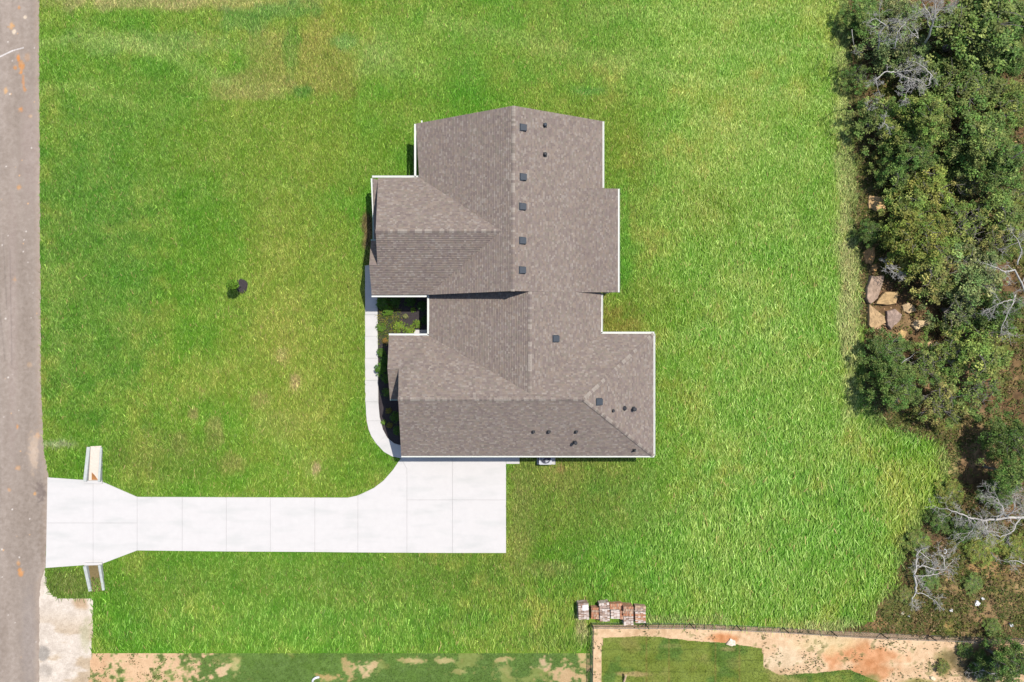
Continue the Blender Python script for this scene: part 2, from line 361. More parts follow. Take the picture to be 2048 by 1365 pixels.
def shoulder_rgb(px, py):
    n1 = fbm(px, py * 2.2, 60, 3); n2 = fbm(px, py, 14, 2)
    c = np.zeros(np.shape(px) + (3,)) + np.array((238, 222, 204.))
    d = (sstep(.47, .62, n1) * sstep(1205, 1290, py))[..., None]; c = c * (1 - .75 * d) + np.array((206, 180, 146.)) * .75 * d
    c = patches(px, py, c, [(162, 1208, 16, 14, (206, 172, 134), .8), (86, 1308, 12, 14, (176, 168, 158), .7), (90, 1340, 14, 14, (190, 178, 164), .6), (170, 1270, 12, 40, (204, 196, 160), .7)], n2)
    n5 = fbm(px, py, 5, 6); c = c + (n5 - .5)[..., None] * 40
    return np.clip(c + (n2 - .5)[..., None] * 34, 30, 250)
STREET_P = [(43, 133, 6, 12, (206, 144, 88), .85), (37, 115, 4, 7, (212, 140, 80), .9), (42, 145, 4, 5, (216, 138, 70), .9), (47, 165, 3, 20, (206, 140, 90), .6), (50, 180, 4, 5, (206, 140, 84), .7), (41, 219, 5, 5, (208, 140, 84), .85), (23, 52, 6, 8, (212, 160, 104), .8), (29, 64, 5, 5, (226, 206, 180), .9), (12, 182, 5, 7, (214, 168, 118), .8),
    (62, 233, 4, 4, (216, 172, 124), .8), (31, 135, 4, 6, (206, 144, 90), .7), (38, 15, 3, 4, (204, 146, 96), .7), (50, 35, 4, 4, (226, 206, 180), .8), (55, 115, 8, 8, (190, 150, 116), .5), (42, 1145, 6, 9, (212, 148, 90), .85), (37, 1125, 4, 6, (204, 150, 100), .7), (36, 937, 5, 5, (206, 156, 110), .7), (18, 981, 4, 4, (208, 160, 118), .7), (70, 988, 4, 4, (214, 160, 104), .8), (75, 870, 7, 7, (206, 160, 118), .7),
    (38, 376, 5, 7, (206, 150, 98), .7), (30, 560, 4, 6, (200, 150, 104), .6), (60, 730, 6, 5, (190, 160, 130), .6), (35, 855, 2, 6, (220, 150, 90), .7), (68, 905, 12, 40, (204, 180, 156), .7), (60, 300, 20, 120, (166, 148, 138), .5), (25, 640, 10, 300, (168, 150, 140), .4), (58, 1280, 16, 120, (158, 146, 138), .5), (82, 985, 10, 22, (122, 108, 100), .7), (85, 1080, 8, 40, (138, 122, 108), .5)]
_rs = np.random.default_rng(11)
for _ in range(46):
    r = 1.0 + 1.0 * _rs.random()
    STREET_P.append((float(_rs.uniform(2, 74)), float(_rs.uniform(0, 1365)), r, r, (226, 216, 204) if _rs.random() < .6 else (216, 172, 128), .9))
def seg_d(px, py, a, b):
    ax, ay = a; bx, by = b; t = np.clip(((px - ax) * (bx - ax) + (py - ay) * (by - ay)) / ((bx - ax) ** 2 + (by - ay) ** 2), 0, 1)
    return np.hypot(px - ax - t * (bx - ax), py - ay - t * (by - ay))
def street_rgb(px, py):
    n1 = fbm(px, py / 6, 26, 1); n2 = fbm(px, py, 5, 2); n3 = fbm(px, py / 3, 120, 3)
    c = np.zeros(np.shape(px) + (3,)) + np.array((159, 144, 131.))
    c = c + (n1 - .5)[..., None] * 26 + (n3 - .5)[..., None] * np.array((26, 24, 22.))
    e = sstep(14, 2, street_x(py) - px + (n2 - .5) * 10)[..., None] * .35; c = c * (1 - e) + np.array((182, 160, 140.)) * e
    c = patches(px, py, c, STREET_P, n2)
    for a, b, w, k in (((0, 114), (25, 102), 1.1, .8), ((25, 102), (47, 96), .9, .7), ((20, 500), (24, 730), 1.0, -.22), ((6, 470), (14, 620), 1.0, -.2), ((0, 620), (10, 720), 1.2, -.2)):
        d = seg_d(px, py, a, b); q = (1 - sstep(w * .6, w * 1.8, d))[..., None] * abs(k)
        c = c * (1 - q) + np.array((232, 226, 222.) if k > 0 else (104, 94, 90.)) * q
    return np.clip(c + (n2 - .5)[..., None] * 30, 25, 245)

# ------------------------------------------------------------------ ground sheets
def zone_of(px, py):
    n = (fbm(px, py, 26, 5) - .5) * 34
    z = np.zeros(np.shape(px), int)                                   # 0 lawn
    z[px > wood_x(py) + n] = 1                                        # 1 woodland floor
    z[(py > 1306.5) & (px < 1185)] = 3                                # 3 neighbour's verge
    fl = (px > 1184) & (py > fence_y(px) + 2)
    z[fl] = 2                                                         # 2 fenced plot
    z[fl & inpoly(px + n * .15, py + n * .15, SOD)] = 4               # 4 sod
    z[inpoly(px + n * .2 * (py > 1200), py + n * .08, SHOULDER)] = 5  # 5 sandy shoulder
    return z
def axis(lo, a, b, hi, fine, coarse):
    return np.concatenate([np.arange(lo, a, coarse), np.arange(a, b, fine), np.arange(b, hi + coarse, coarse)])
XS = axis(-700, -12, 2062, 2700, 3.0, 24); YS = np.concatenate([np.arange(-650, -12, 24), np.arange(-12, 1250, 3.6), np.arange(1250, 1372, 1.0), np.arange(1372, 2000, 24)])
gx, gy = np.meshgrid(XS, YS)
fx = (gx[:-1, :-1] + gx[1:, 1:]) / 2; fy = (gy[:-1, :-1] + gy[1:, 1:]) / 2
zone = zone_of(fx, fy)
W = gx.shape[1]
idx = np.arange(gx.size).reshape(gx.shape)
quads = np.stack([idx[1:, :-1], idx[1:, 1:], idx[:-1, 1:], idx[:-1, :-1]], -1)
wz = (fbm(gx, gy, 45, 2) - .5) * 0.5 * sstep(6, 60, gx - wood_x(gy)) * (gy < fence_y(gx) - 20)
GV = np.stack([(gx - NX) * S, (NY - gy) * S, wz], -1).reshape(-1, 3)
ZN = {0: ('lawn', lawn_rgb, 0.36), 1: ('woodland_floor', wood_rgb, 0.5), 2: ('bare_plot', lot_rgb, 0.47), 3: ('verge', strip_rgb, 0.47), 4: ('sod_lawn', sod_rgb, 0.47), 5: ('sandy_shoulder', shoulder_rgb, 0.41)}
for z, (nm, fn, k) in ZN.items():
    q = quads[zone == z].reshape(-1, 4)
    used, inv = np.unique(q.ravel(), return_inverse=True)
    colr = lin_np(fn(gx.ravel()[used], gy.ravel()[used]), k)
    o = link(nm, mesh_np(nm, GV[used], inv.reshape(-1, 4), M['ground'], colr))
    props(o, kind='structure')
me = bpy.data.meshes.new('terrain'); R_ = 900
me.from_pydata([(-R_, -R_, -.35), (R_, -R_, -.35), (R_, R_, -.35), (-R_, R_, -.35)], [], [(0, 1, 2, 3)])
me.materials.append(mat('far_grass', (0.06, 0.10, 0.02), 0.95, 0.35, 0.05)); props(link('terrain', me), kind='structure')

sx = np.arange(-80, 101, 1.5); sy = np.concatenate([np.arange(-650, -12, 24), np.arange(-12, 1378, 1.6), np.arange(1378, 2000, 24)])
gx2, gy2 = np.meshgrid(sx, sy)
tt = (gx2 + 80) / 180.0
edge = street_x(gy2) + (fbm(gy2 * 0 + 3, gy2, 9, 1) - .5) * 4
gx2 = -80 + tt * (edge + 80)
idx2 = np.arange(gx2.size).reshape(gx2.shape)
q2 = np.stack([idx2[1:, :-1], idx2[1:, 1:], idx2[:-1, 1:], idx2[:-1, :-1]], -1).reshape(-1, 4)
props(link('street', mesh_np('street', np.stack([(gx2 - NX) * S, (NY - gy2) * S, np.full(gx2.shape, .012)], -1).reshape(-1, 3), q2, M['asphalt'], lin_np(street_rgb(gx2.ravel(), gy2.ravel()), .53))), kind='structure')

# ------------------------------------------------------------------ concrete: driveway, walkway
def slab(name, poly, parent, m, z0, z1, gap=0.008):
    pts = [P(x, y) for x, y in poly]
    n = len(pts); area = sum(pts[i].x * pts[(i + 1) % n].y - pts[(i + 1) % n].x * pts[i].y for i in range(n))
    if area < 0: pts = pts[::-1]
    res = []
    for i in range(n):                                     # inset along corner bisectors: the joint
        a, b, c = pts[i - 1], pts[i], pts[(i + 1) % n]
        e1 = (b - a).normalized(); e2 = (c - b).normalized()
        n1 = Vector((-e1.y, e1.x, 0)); n2 = Vector((-e2.y, e2.x, 0)); bs = n1 + n2
        bs = bs / max(0.6, bs.dot(n1)) if bs.length > 1e-4 else n1
        res.append(b + bs * gap)
    mb = MB(); mb.prism([(p.x, p.y, z0) for p in res], [(p.x, p.y, z1) for p in res])
    return link(name, mb.mesh(name, m), parent)
def sheet(name, poly, m, z, kind='structure', parent=None):
    mb = MB(); mb.poly([(P(x, y).x, P(x, y).y, z) for x, y in poly][::-1])
    return link(name, mb.mesh(name, m), parent, kind)

drive = sheet('driveway', DRIVE, M['joint_sand'], .02)
for poly in [
    [(97, 955), (187, 961.5), (187, 1046), (95, 1046)], [(187, 961.5), (204, 963), (275, 994), (275, 1046), (187, 1046)],
    [(95, 1046), (187, 1046), (187, 1129), (92, 1136)], [(187, 1046), (275, 1046), (275, 1101), (204, 1128), (187, 1129)],
    [(275, 994), (365, 994.5), (365, 1102), (275, 1101)], [(365, 994.5), (453, 995), (453, 1103), (365, 1102)], [(453, 995), (541, 995), (541, 1103.5), (453, 1103)],
    [(541, 995), (630, 995.5), (630, 1104), (541, 1103.5)], [(630, 995.5), (695, 995.5), (716, 991), (716, 1105), (630, 1104)],
    [(716, 991)] + DRIVE_ARC[2:] + [(814, 938), (814, 1105.5), (716, 1105)], [(802, 917), (814, 893), (905, 893), (905, 1000), (814, 1000), (814, 938)],
    [(905, 893), (1012, 893), (1012, 1000), (905, 1000)], [(814, 1000), (905, 1000), (905, 1106), (814, 1105.5)], [(905, 1000), (1012, 1000), (1012, 1106), (905, 1106)],
    [(1012, 893), (1039, 893), (1039, 928), (1012, 928)]]:
    slab('slab', poly, drive, M['concrete'], .021, .07)
walk = sheet('walkway', WALK, M['joint_sand'], .024)
ys = [531, 573, 615, 630, 673, 717, 761, 804]
for a, b in zip(ys[:-1], ys[1:]):
    slab('slab', [(730, a), (755 + (a > 700) * 1, a), (755 + (b > 700) * 1, b), (730.5, b)], walk, M['concrete'], .025, .075)
slab('slab', [(731, 804), (757, 804), (759.5, 834), (761, 842), (733.5, 842)], walk, M['concrete'], .025, .075)
slab('slab', [(733.5, 842), (761, 842), (766, 859), (772, 871), (753, 888), (743, 873), (737.5, 860)], walk, M['concrete'], .025, .075)
slab('slab', [(753, 888), (772, 871), (775, 876), (788.6, 887), (803, 891), (814, 893), (802, 917), (784, 913), (768, 904)], walk, M['concrete'], .025, .075)
sheet('flower_bed', BED, M['mulch'], .03)
props(link('porch_slab', (lambda mb: (mb.box((P(858, 676).x, P(858, 676).y, 0), (2.6, 1.4, .16)), mb.mesh('porch_slab', M['concrete'], bevel=.02))[1])(MB())), kind='structure')

# ------------------------------------------------------------------ house
house = empty('house', P(1020, 600), 'large house with brown grey shingle roof of many gables and white gutters', 'house')
rng = random.Random(3)
VX = {k: P(*v) for k, v in dict(
    m_nw=(832, 248, 3.0), m_nr=(1027, 212, 7.55), m_ne=(1205, 243, 3.0), m_w1=(838, 355, 3.0), m_v=(1003, 462, 6.6), m_rm=(1026, 462, 7.55),
    m_sr=(1025.5, 582.5, 7.55), m_sw=(856.5, 590, 3.3), m_e1=(1205, 378, 3.0), p_n=(1151, 376, 4.3), p_s=(1151, 585, 4.3), p_ne=(1236, 378, 3.27), p_se=(1236, 585, 3.27), s_join=(1060, 583.5, 6.43),
    w_nw=(756, 357, 3.0), w_r=(751.5, 463, 6.7), w_b=(755, 531, 4.59), w_sw=(743.5, 591, 3.0), b_w=(738.5, 531, 4.59), b_n1=(742, 482, 3.12), b_n2=(761, 482, 3.12), b_e=(761, 531, 4.55),
    s_w0=(858, 588, 2.85), s_w1=(858, 672, 2.95), s_v=(1060, 787, 6.43), s_e0=(1203, 586, 3.09), s_e1=(1202, 668, 3.0),
    g_nw=(778, 671, 3.0), g_b=(775, 738, 4.77), g_bi=(797.3, 738, 4.77), g_r=(796.5, 799, 6.6), g_re=(1167, 799, 6.6), g_ne=(1307, 668, 3.0), g_se=(1307, 912, 3.0), g_sw=(802.5, 912, 3.0),
    gb_s=(780, 799, 3.1), gb_si=(806, 799, 3.1), gb_e=(806, 738, 4.72),
    k_n=(745, 357, 2.9), k_ni=(758, 361, 3.1), k_s=(748.5, 482, 2.9), k_si=(759, 482, 3.1)).items()}
def on_plane(px, py, a, b, c):          # where the sight line of a pixel meets the plane of three roof points
    A, B, D = VX[a], VX[b], VX[c]; n = (B - A).cross(D - A); o = Vector((0, 0, H)); d = P(px, py, 0) - o
    return o + d * (n.dot(A - o) / n.dot(d))
VX['m_v'] = on_plane(1003, 462, 'm_nw', 'm_nr', 'm_rm'); VX['m_w1'] = on_plane(838, 355, 'm_nw', 'm_nr', 'm_rm'); VX['m_sw'] = on_plane(856.5, 590, 'm_v', 'm_rm', 'm_sr')
WE = VX['m_sw'].z - .08; VX['w_sw'] = P(743.5, 591, WE)
VX['w_r'] = P(751.5, 463, VX['m_v'].z - .08)
for k, q in (('w_b', (755, 531)), ('b_w', (738.5, 531))): VX[k] = on_plane(*q, 'w_r', 'm_sw', 'w_sw')
VX['b_e'] = P(761, 531, VX['w_b'].z - .05); VX['b_n1'] = P(742, 482, VX['b_w'].z - 1.45); VX['b_n2'] = P(761, 482, VX['b_w'].z - 1.45)
for k, q in (('p_n', (1151, 376)), ('p_s', (1151, 585)), ('s_join', (1060, 583.5))): VX[k] = on_plane(*q, 'm_nr', 'm_ne', 'm_sr')
VX['s_v'] = P(1060, 787, VX['s_join'].z)
for k, q in (('g_r', (796.5, 799)), ('g_re', (1167, 799))): VX[k] = P(*q, VX['s_join'].z + .18)
# slope name -> (downhill direction in plan, triangles)
SL = {
 'a': ((-1, 0), ['m_nw m_w1 m_v', 'm_nw m_v m_rm', 'm_nw m_rm m_nr']),
 'b': ((-1, 0), ['m_rm m_v m_sr', 'm_v m_sw m_sr']),
 'c': ((1, 0), ['m_nr m_p1 p_n', 'm_nr p_n m_ne', 'm_ne p_n m_e1', 'm_nr m_sr p_s', 'm_nr p_s p_n']),
 'd': ((1, 0), ['p_n p_s p_se', 'p_n p_se p_ne']),
 'e': ((0, 1), ['w_nw w_r m_v', 'w_nw m_v m_w1']),
 'f': ((0, -1), ['w_r m_sw m_v', 'w_r w_b m_sw', 'w_b w_sw m_sw', 'w_b b_w w_sw']),
 'g': ((0, 1), ['b_w b_e b_n2', 'b_w b_n2 b_n1']),
 'h': ((-1, 0), ['s_join s_w0 s_w1', 's_join s_w1 s_v']),
 'i': ((1, 0), ['s_join s_v s_e1', 's_join s_e1 s_e0']),
 'j': ((0, 1), ['g_nw g_b g_bi', 'g_nw g_bi s_w1', 'g_bi g_r s_w1', 's_w1 g_r s_v', 'g_r g_re s_v', 's_v g_re s_e1', 's_e1 g_re g_ne']),
 'k': ((0, -1), ['g_b gb_s gb_si', 'g_b gb_si gb_e']),
 'l': ((0, -1), ['g_r g_sw g_se', 'g_r g_se g_re']),
 'm': ((1, 0), ['g_re g_se g_ne']),
 'n': ((-1, 0), ['k_n k_s k_si', 'k_n k_si k_ni']),
}
SL['c'] = ((1, 0), ['m_nr p_n m_ne', 'm_ne p_n m_e1', 'm_nr m_sr p_s', 'm_nr p_s p_n'])
PAL = [lin(141, 129, 120), lin(132, 119, 113), lin(149, 137, 126), lin(126, 114, 109), lin(137, 125, 120), lin(144, 130, 118), lin(135, 127, 116)]
PAL = [tuple((.72 * a + .28 * b) * w_ for a, b, w_ in zip(p, lin(138, 126, 118), (1.05, 1.02, 1.0))) for p in PAL]
PALE = [lin(158, 146, 135), lin(152, 141, 132)]
def clip(poly, tri):
    for i in range(3):
        (ax, ay), (bx, by) = tri[i], tri[(i + 1) % 3]; out = []
        for j in range(len(poly)):
            p, q = poly[j], poly[(j + 1) % len(poly)]
            dp = (bx - ax) * (p[1] - ay) - (by - ay) * (p[0] - ax); dq = (bx - ax) * (q[1] - ay) - (by - ay) * (q[0] - ax)
            if dp >= 0: out.append(p)
            if dp * dq < 0:
                t = dp / (dp - dq); out.append((p[0] + t * (q[0] - p[0]), p[1] + t * (q[1] - p[1])))
        poly = out
        if len(poly) < 3: return None
    return poly
COURSE = 0.131
for key, (dn, tris) in SL.items():
    tv = [[VX[n] for n in t.split()] for t in tris]
    for t in tv:
        if (t[1] - t[0]).cross(t[2] - t[0]).z < 0: t[1], t[2] = t[2], t[1]
    deck = MB()
    names = set()
    for t in tv:
        deck.poly([(p.x, p.y, p.z) for p in t]); deck.poly([(p.x, p.y, p.z - .16) for p in reversed(t)])
    ed = {}
    for t in tv:
        for i in range(3):
            a, b = tuple(t[i]), tuple(t[(i + 1) % 3]); k = frozenset((a, b)); ed[k] = None if k in ed else (a, b)
    for e in ed.values():
        if e: (a, b) = e; deck.poly([(a[0], a[1], a[2] - .16), (b[0], b[1], b[2] - .16), b, a])
    so = link('roof_slope', deck.mesh('roof_slope', M['deck']), house)
    d = Vector((dn[0], dn[1], 0)); e = Vector((-dn[1], dn[0], 0))
    sh = MB(); courses = {}
    for t in tv:
        a, b, c = t; nrm = (b - a).cross(c - a)
        if nrm.z < 1e-6: continue
        def zp(x, y): return a.z - (nrm.x * (x - a.x) + nrm.y * (y - a.y)) / nrm.z
        tri2 = [(p.x, p.y) for p in t]
        vs = [p.dot(d) for p in t]; us = [p.dot(e) for p in t]
        for ci in range(int(math.floor(min(vs) / COURSE)), int(math.ceil(max(vs) / COURSE))):
            if ci not in courses:
                r = random.Random(hash((key, ci)) % 99991 if False else (ord(key) * 7919 + ci * 31) % 99991); u = -45.0 + r.random(); L = []
                while u < 45:
                    w = r.choice((.12, .16, .2, .24, .3))
                    pale = r.random() < .13; w = min(w, .22) if pale else w; col = r.choice(PALE) if pale else r.choice(PAL)
                    j = .93 + .14 * r.random(); L.append((u, u + w, (col[0] * j, col[1] * j, col[2] * j), r.random() * .016)); u += w
                courses[ci] = L
            v0, v1 = ci * COURSE, (ci + 1) * COURSE
            for (u0, u1, col, th) in courses[ci]:
                if u1 < min(us) or u0 > max(us): continue
                rect = [d * v0 + e * u0, d * v1 + e * u0, d * v1 + e * u1, d * v0 + e * u1]
                rect = [(p.x, p.y) for p in rect]
                ar = sum(rect[i][0] * rect[(i + 1) % 4][1] - rect[(i + 1) % 4][0] * rect[i][1] for i in range(4))
                if ar < 0: rect = rect[::-1]
                pl = clip(rect, tri2)
                if not pl: continue
                pts = []
                low = []
                for (x, y) in pl:
                    v = x * d.x + y * d.y; f = (v - v0) / COURSE
                    z = zp(x, y); pts.append((x, y, z + .006 + f * (.042 + th)))
                    if f > .999: low.append((x, y, z))
                sh.poly(pts, col)
                if len(low) == 2:
                    (x0, y0, z0), (x1, y1, z1) = low; g = .048 + th
                    sh.poly([(x0, y0, z0 + g), (x0, y0, z0 + .003), (x1, y1, z1 + .003), (x1, y1, z1 + g)], tuple(q * .8 for q in col))  # lower-edge shadow put into the colour: butt face darker than its tab
    link('shingles', sh.mesh('shingles', M['shingle'], attr=True), so, 'stuff')

def ridge(A, B, sl_, sr_, wid=.15):
    A, B = Vector(A), Vector(B); n = int((B - A).length / .19); dd = (B - A) / n
    side = Vector((-dd.y, dd.x, 0)).normalized(); mb = MB()
    run = 0
    for i in range(n):
        if run <= 0: pale = rng.random() < .36; run = rng.choice((1, 1, 1, 2))
        run -= 1
        col = lin(166, 154, 142) if pale else rng.choice(PAL)
        j = .93 + .14 * rng.random(); col = tuple(q * j for q in col)
        p0 = A + dd * (i - .15) + Vector((0, 0, .058)); p1 = A + dd * (i + 1.0) + Vector((0, 0, .04))
        L0 = p0 + side * wid; L0.z -= wid * sl_; L1 = p1 + side * wid; L1.z -= wid * sl_
        R0 = p0 - side * wid; R0.z -= wid * sr_; R1 = p1 - side * wid; R1.z -= wid * sr_
        mb.poly([L0, p0, p1, L1], col); mb.poly([p0, R0, R1, p1], col)
        dz = Vector((0, 0, -.03)); mb.poly([L0, L0 + dz, p0 + dz, p0], col); mb.poly([p0, p0 + dz, R0 + dz, R0], col)
        mb.poly([L0, L1, L1 + dz, L0 + dz], col); mb.poly([R1, R0, R0 + dz, R1 + dz], col)
    link('ridge_cap', mb.mesh('ridge_cap', M['shingle'], attr=True), house, 'stuff')
ridge(VX['m_sr'], VX['m_nr'], .48, .48); ridge(VX['s_v'], VX['s_join'], .38, .48); ridge(VX['w_r'], VX['m_v'], .667, .667)
ridge(VX['g_r'], VX['g_re'], .667, .667); ridge(VX['g_re'] + Vector((0, 0, .01)), VX['g_ne'], .30, .42, .15); ridge(VX['g_re'], VX['g_se'], .42, .30, .15)

def gutter(A, B, h, out, m='white', w=.15, ext=0.0):
    a, b = P(A[0], A[1], h), P(B[0], B[1], h); o = Vector((out[0], out[1], 0))
    prof = [(-.01, -.14), (w, -.14), (w, -.01), (w - .03, -.01), (w - .03, -.06), (.025, -.06), (.025, -.03), (-.01, -.03)]
    mb = MB()
    ra = [a + o * x + Vector((0, 0, z)) for x, z in prof]; rb = [b + o * x + Vector((0, 0, z)) for x, z in prof]
    n = len(prof)
    for i in range(n): mb.poly([ra[i], ra[(i + 1) % n], rb[(i + 1) % n], rb[i]])
    mb.poly(ra[::-1]); mb.poly(rb)
    link('gutter', mb.mesh('gutter', M[m]), house)
gutter((832, 248), (832, 354), 3.0, (-1, 0)); gutter((1205, 243), (1205, 376), 3.0, (1, 0)); gutter((1236, 378), (1236, 585), 3.27, (1, 0))
gutter((744, 355), (840, 355), 3.0, (0, 1)); gutter((743, 591), (853, 591), WE, (0, -1)); gutter((744.6, 357), (748, 430), 2.92, (-1, 0), w=.13)
gutter((748, 430), (748.6, 482), 2.92, (-1, 0), 'greenish_white', w=.14)
gutter((741.5, 481.5), (752, 481.5), VX['b_n1'].z, (0, 1), 'greenish_white', w=.1); gutter((858, 590), (858, 676), 3.0, (-1, 0)); gutter((1202.5, 588), (1202, 670), 3.0, (1, 0))
gutter((1201, 667.5), (1309, 667.5), 3.0, (0, 1)); gutter((1307, 668), (1307, 912), 3.0, (1, 0)); gutter((802.5, 911.5), (1309, 911.5), 3.0, (0, -1)); gutter((777.5, 671), (859, 671), 3.0, (0, 1))
gutter((780, 799), (797, 799), 3.1, (0, -1), 'greenish_white', w=.1)

def wall(x0, y0, x1, y1, top=3.0):          # world rectangle
    mb = MB(); mb.box(((x0 + x1) / 2, (y0 + y1) / 2, 0), (x1 - x0, y1 - y0, top)); return link('wall', mb.mesh('wall', M['siding']), house)
X = lambda px, h=3.0: P(px, 0, h).x
Y = lambda py, h=3.0: P(0, py, h).y
FOOT = [(X(832) + .45, Y(590), X(1205) - .45, Y(248) - .45), (X(757) + .1, Y(591) + .45, X(860), Y(355) - .45), (X(743) + .3, Y(591) + .45, X(757) + .1, Y(482) - .3),
        (X(858) + .45, Y(690), X(1202) - .45, Y(590)), (X(802) + .35, Y(912) + .45, X(1307) - .45, Y(670) - .45), (X(779) + .3, Y(799) + .3, X(802) + .35, Y(671) - .45)]
for f in FOOT: wall(*f, top=2.95 if f is not FOOT[3] else 3.0)
def gable(pts, thick):
    mb = MB(); mb.prism([tuple(p) for p in pts], [tuple(Vector(p) + thick) for p in pts]); link('gable_wall', mb.mesh('gable_wall', M['siding']), house)
def gb(a, r, b, inset, thick):
    A, R_, B = Vector(VX[a]), Vector(VX[r]), Vector(VX[b]); mid = (A + B) / 2
    pts = [mid + (A - mid) * .82, mid + (B - mid) * .82, mid + (R_ - mid) * .86 - Vector((0, 0, .0))]
    y = [p + inset - Vector((0, 0, .22)) for p in pts]; gable(y, thick)
gb('m_nw', 'm_nr', 'm_ne', Vector((0, -.5, 0)), Vector((0, -.15, 0)))
gb('w_nw', 'w_r', 'w_sw', Vector((.45, 0, 0)), Vector((.15, 0, 0)))
gb('g_nw', 'g_r', 'g_sw', Vector((.8, 0, 0)), Vector((.15, 0, 0)))
gb('m_sw', 'm_sr', 'p_s', Vector((0, .3, 0)), Vector((0, .15, 0)))
gb('b_n1', 'b_w', 'w_sw', Vector((.35, 0, 0)), Vector((.12, 0, 0))); gb('g_nw', 'g_b', 'gb_s', Vector((.35, 0, 0)), Vector((.12, 0, 0)))
for py in (382, 480, 581):
    mb = MB(); mb.box((X(1232, 3.0) - .25, Y(py), 0), (.22, .22, 3.15)); link('patio_post', mb.mesh('patio_post', M['white'], bevel=.01), house)
gy0 = FOOT[4][1]
for cx, w in ((P(872, 0).x, 4.9), (P(955, 0).x, 2.8)):
    mb = MB()
    for k in range(4): mb.box((cx, gy0 - .03, .08 + k * .58), (w, .06, .55))
    link('garage_door', mb.mesh('garage_door', M['white'], bevel=.01), house)
def window(c, w, h, axis_):
    mb = MB(); g = MB(); t = .08
    sx_, sy_ = (w, .1) if axis_ == 'x' else (.1, w)
    for dx, ww in ((-w / 2, t), (w / 2, t), (0, t)):
        mb.box((c[0] + (dx if axis_ == 'x' else 0), c[1] + (dx if axis_ == 'y' else 0), c[2]), (ww if axis_ == 'x' else .1, ww if axis_ == 'y' else .1, h))
    for dz in (0, h): mb.box((c[0], c[1], c[2] + dz), (sx_ + t, sy_ + .002, t) if axis_ == 'x' else (sx_ + .002, sy_ + t, t))
    f = link('window', mb.mesh('window', M['white']), house)
    g.box((c[0], c[1], c[2] + .02), (w, .04, h) if axis_ == 'x' else (.04, w, h)); link('pane', g.mesh('pane', M['glass']), f)
for py in (275, 320): window((FOOT[0][0], P(0, py).y, .9), 1.4, 1.4, 'y'); window((FOOT[0][2], P(0, py).y, .9), 1.4, 1.4, 'y')
window((FOOT[1][0], P(0, 430).y, .8), 1.8, 1.6, 'y'); window((FOOT[5][0], P(0, 735).y, .8), 1.6, 1.5, 'y'); window((FOOT[4][2], P(0, 790).y, .9), 1.6, 1.3, 'y')
window((P(1100, 0).x, FOOT[0][3], .9), 2.2, 1.4, 'x'); window((P(950, 0).x, FOOT[0][3], .9), 1.4, 1.4, 'x')
mb = MB(); mb.box((P(862, 0).x, P(0, 640).y, .16), (.12, 1.0, 2.1)); fd = link('front_door', mb.mesh('front_door', M['dark_metal']), house)

ALLT = [[VX[n] for n in t.split()] for (_, ts) in SL.values() for t in ts]
def roof_hit(px, py):
    o = Vector((0, 0, H)); d = P(px, py, 0) - o; best = None
    for t in ALLT:
        n = (t[1] - t[0]).cross(t[2] - t[0]); den = n.dot(d)
        if abs(den) < 1e-9: continue
        s = n.dot(t[0] - o) / den; p = o + d * s
        ok = True; sg = []
        for i in range(3): sg.append((t[(i + 1) % 3] - t[i]).cross(p - t[i]).dot(n) >= -1e-6)
        if all(sg) and (best is None or s < best[0]):
            if n.z < 0: n = -n
            best = (s, p, n.normalized())
    return best[1], best[2]
def on_roof(o, px, py, lift=.03):
    p, n = roof_hit(px, py); o.parent = house; o.location = p + n * lift - house.location
    x = Vector((n.x, n.y, 0)).normalized(); y = n.cross(x)          # local x points downhill
    xx = y.cross(n)
    from mathutils import Matrix
    o.rotation_euler = Matrix((xx, y, n)).transposed().to_euler()
vm = MB(); a = .26
vm.box((0, 0, 0), (.62, .6, .02))
vm.prism([(-a, -a, .02), (a, -a, .02), (a, a, .02), (-a, a, .02)], [(-a * .95, -a * .9, .07), (a, -a * .92, .2), (a, a * .92, .2), (-a * .95, a * .9, .07)])
v_me = vm.mesh('roof_vent', M['dark_metal'], bevel=.03)
for (px, py) in ((1045, 256), (1045, 355), (1044, 414), (1044, 482), (1043.5, 541), (1110.5, 678), (1197, 804)):
    o = bpy.data.objects.new('roof_vent', v_me); C.objects.link(o); on_roof(o, px, py)
def pipe(px, py, r=.06, h=.4, flange=.17, cap=None):
    f = MB(); f.box((0, 0, 0), (flange * 2.1, flange * 2, .015)); f.tube([(0, 0, .01), (0, 0, .06), (0, 0, .14)], [r * 2.1, r * 1.8, r * 1.15], 12)
    o = link('vent_pipe', f.mesh('vent_pipe', M['black'])); on_roof(o, px, py, .035)
    n = roof_hit(px, py)[1]; up = o.rotation_euler.to_matrix().inverted() @ Vector((0, 0, 1))
    t = MB(); t.tube([up * 0.02, up * h], r, 12); s = link('stack', t.mesh('stack', M['black'])); s.parent = o
    if cap:
        c = MB(); c.tube([up * (h - .02), up * (h + .03)], [r * 2.2, r * 1.2], 10); k = link('rain_cap', c.mesh('rain_cap', M[cap])); k.parent = o
pipe(1089.5, 251.5, .065, .28, .17, 'dark_metal'); pipe(1089.5, 310, .065, .28, .17, 'black'); pipe(1066.5, 863, .08, .25, .13); pipe(1097, 863, .09, .28, .14); pipe(1152, 863, .08, .28, .13)
pipe(1149, 884, .07, .55, .16, 'black'); pipe(1225.5, 822, .07, .25, .12); pipe(1248.5, 817, .1, .12, .14); pipe(1266, 818, .08, .45, .18, 'black'); pipe(1268, 900, .07, .4, .14)

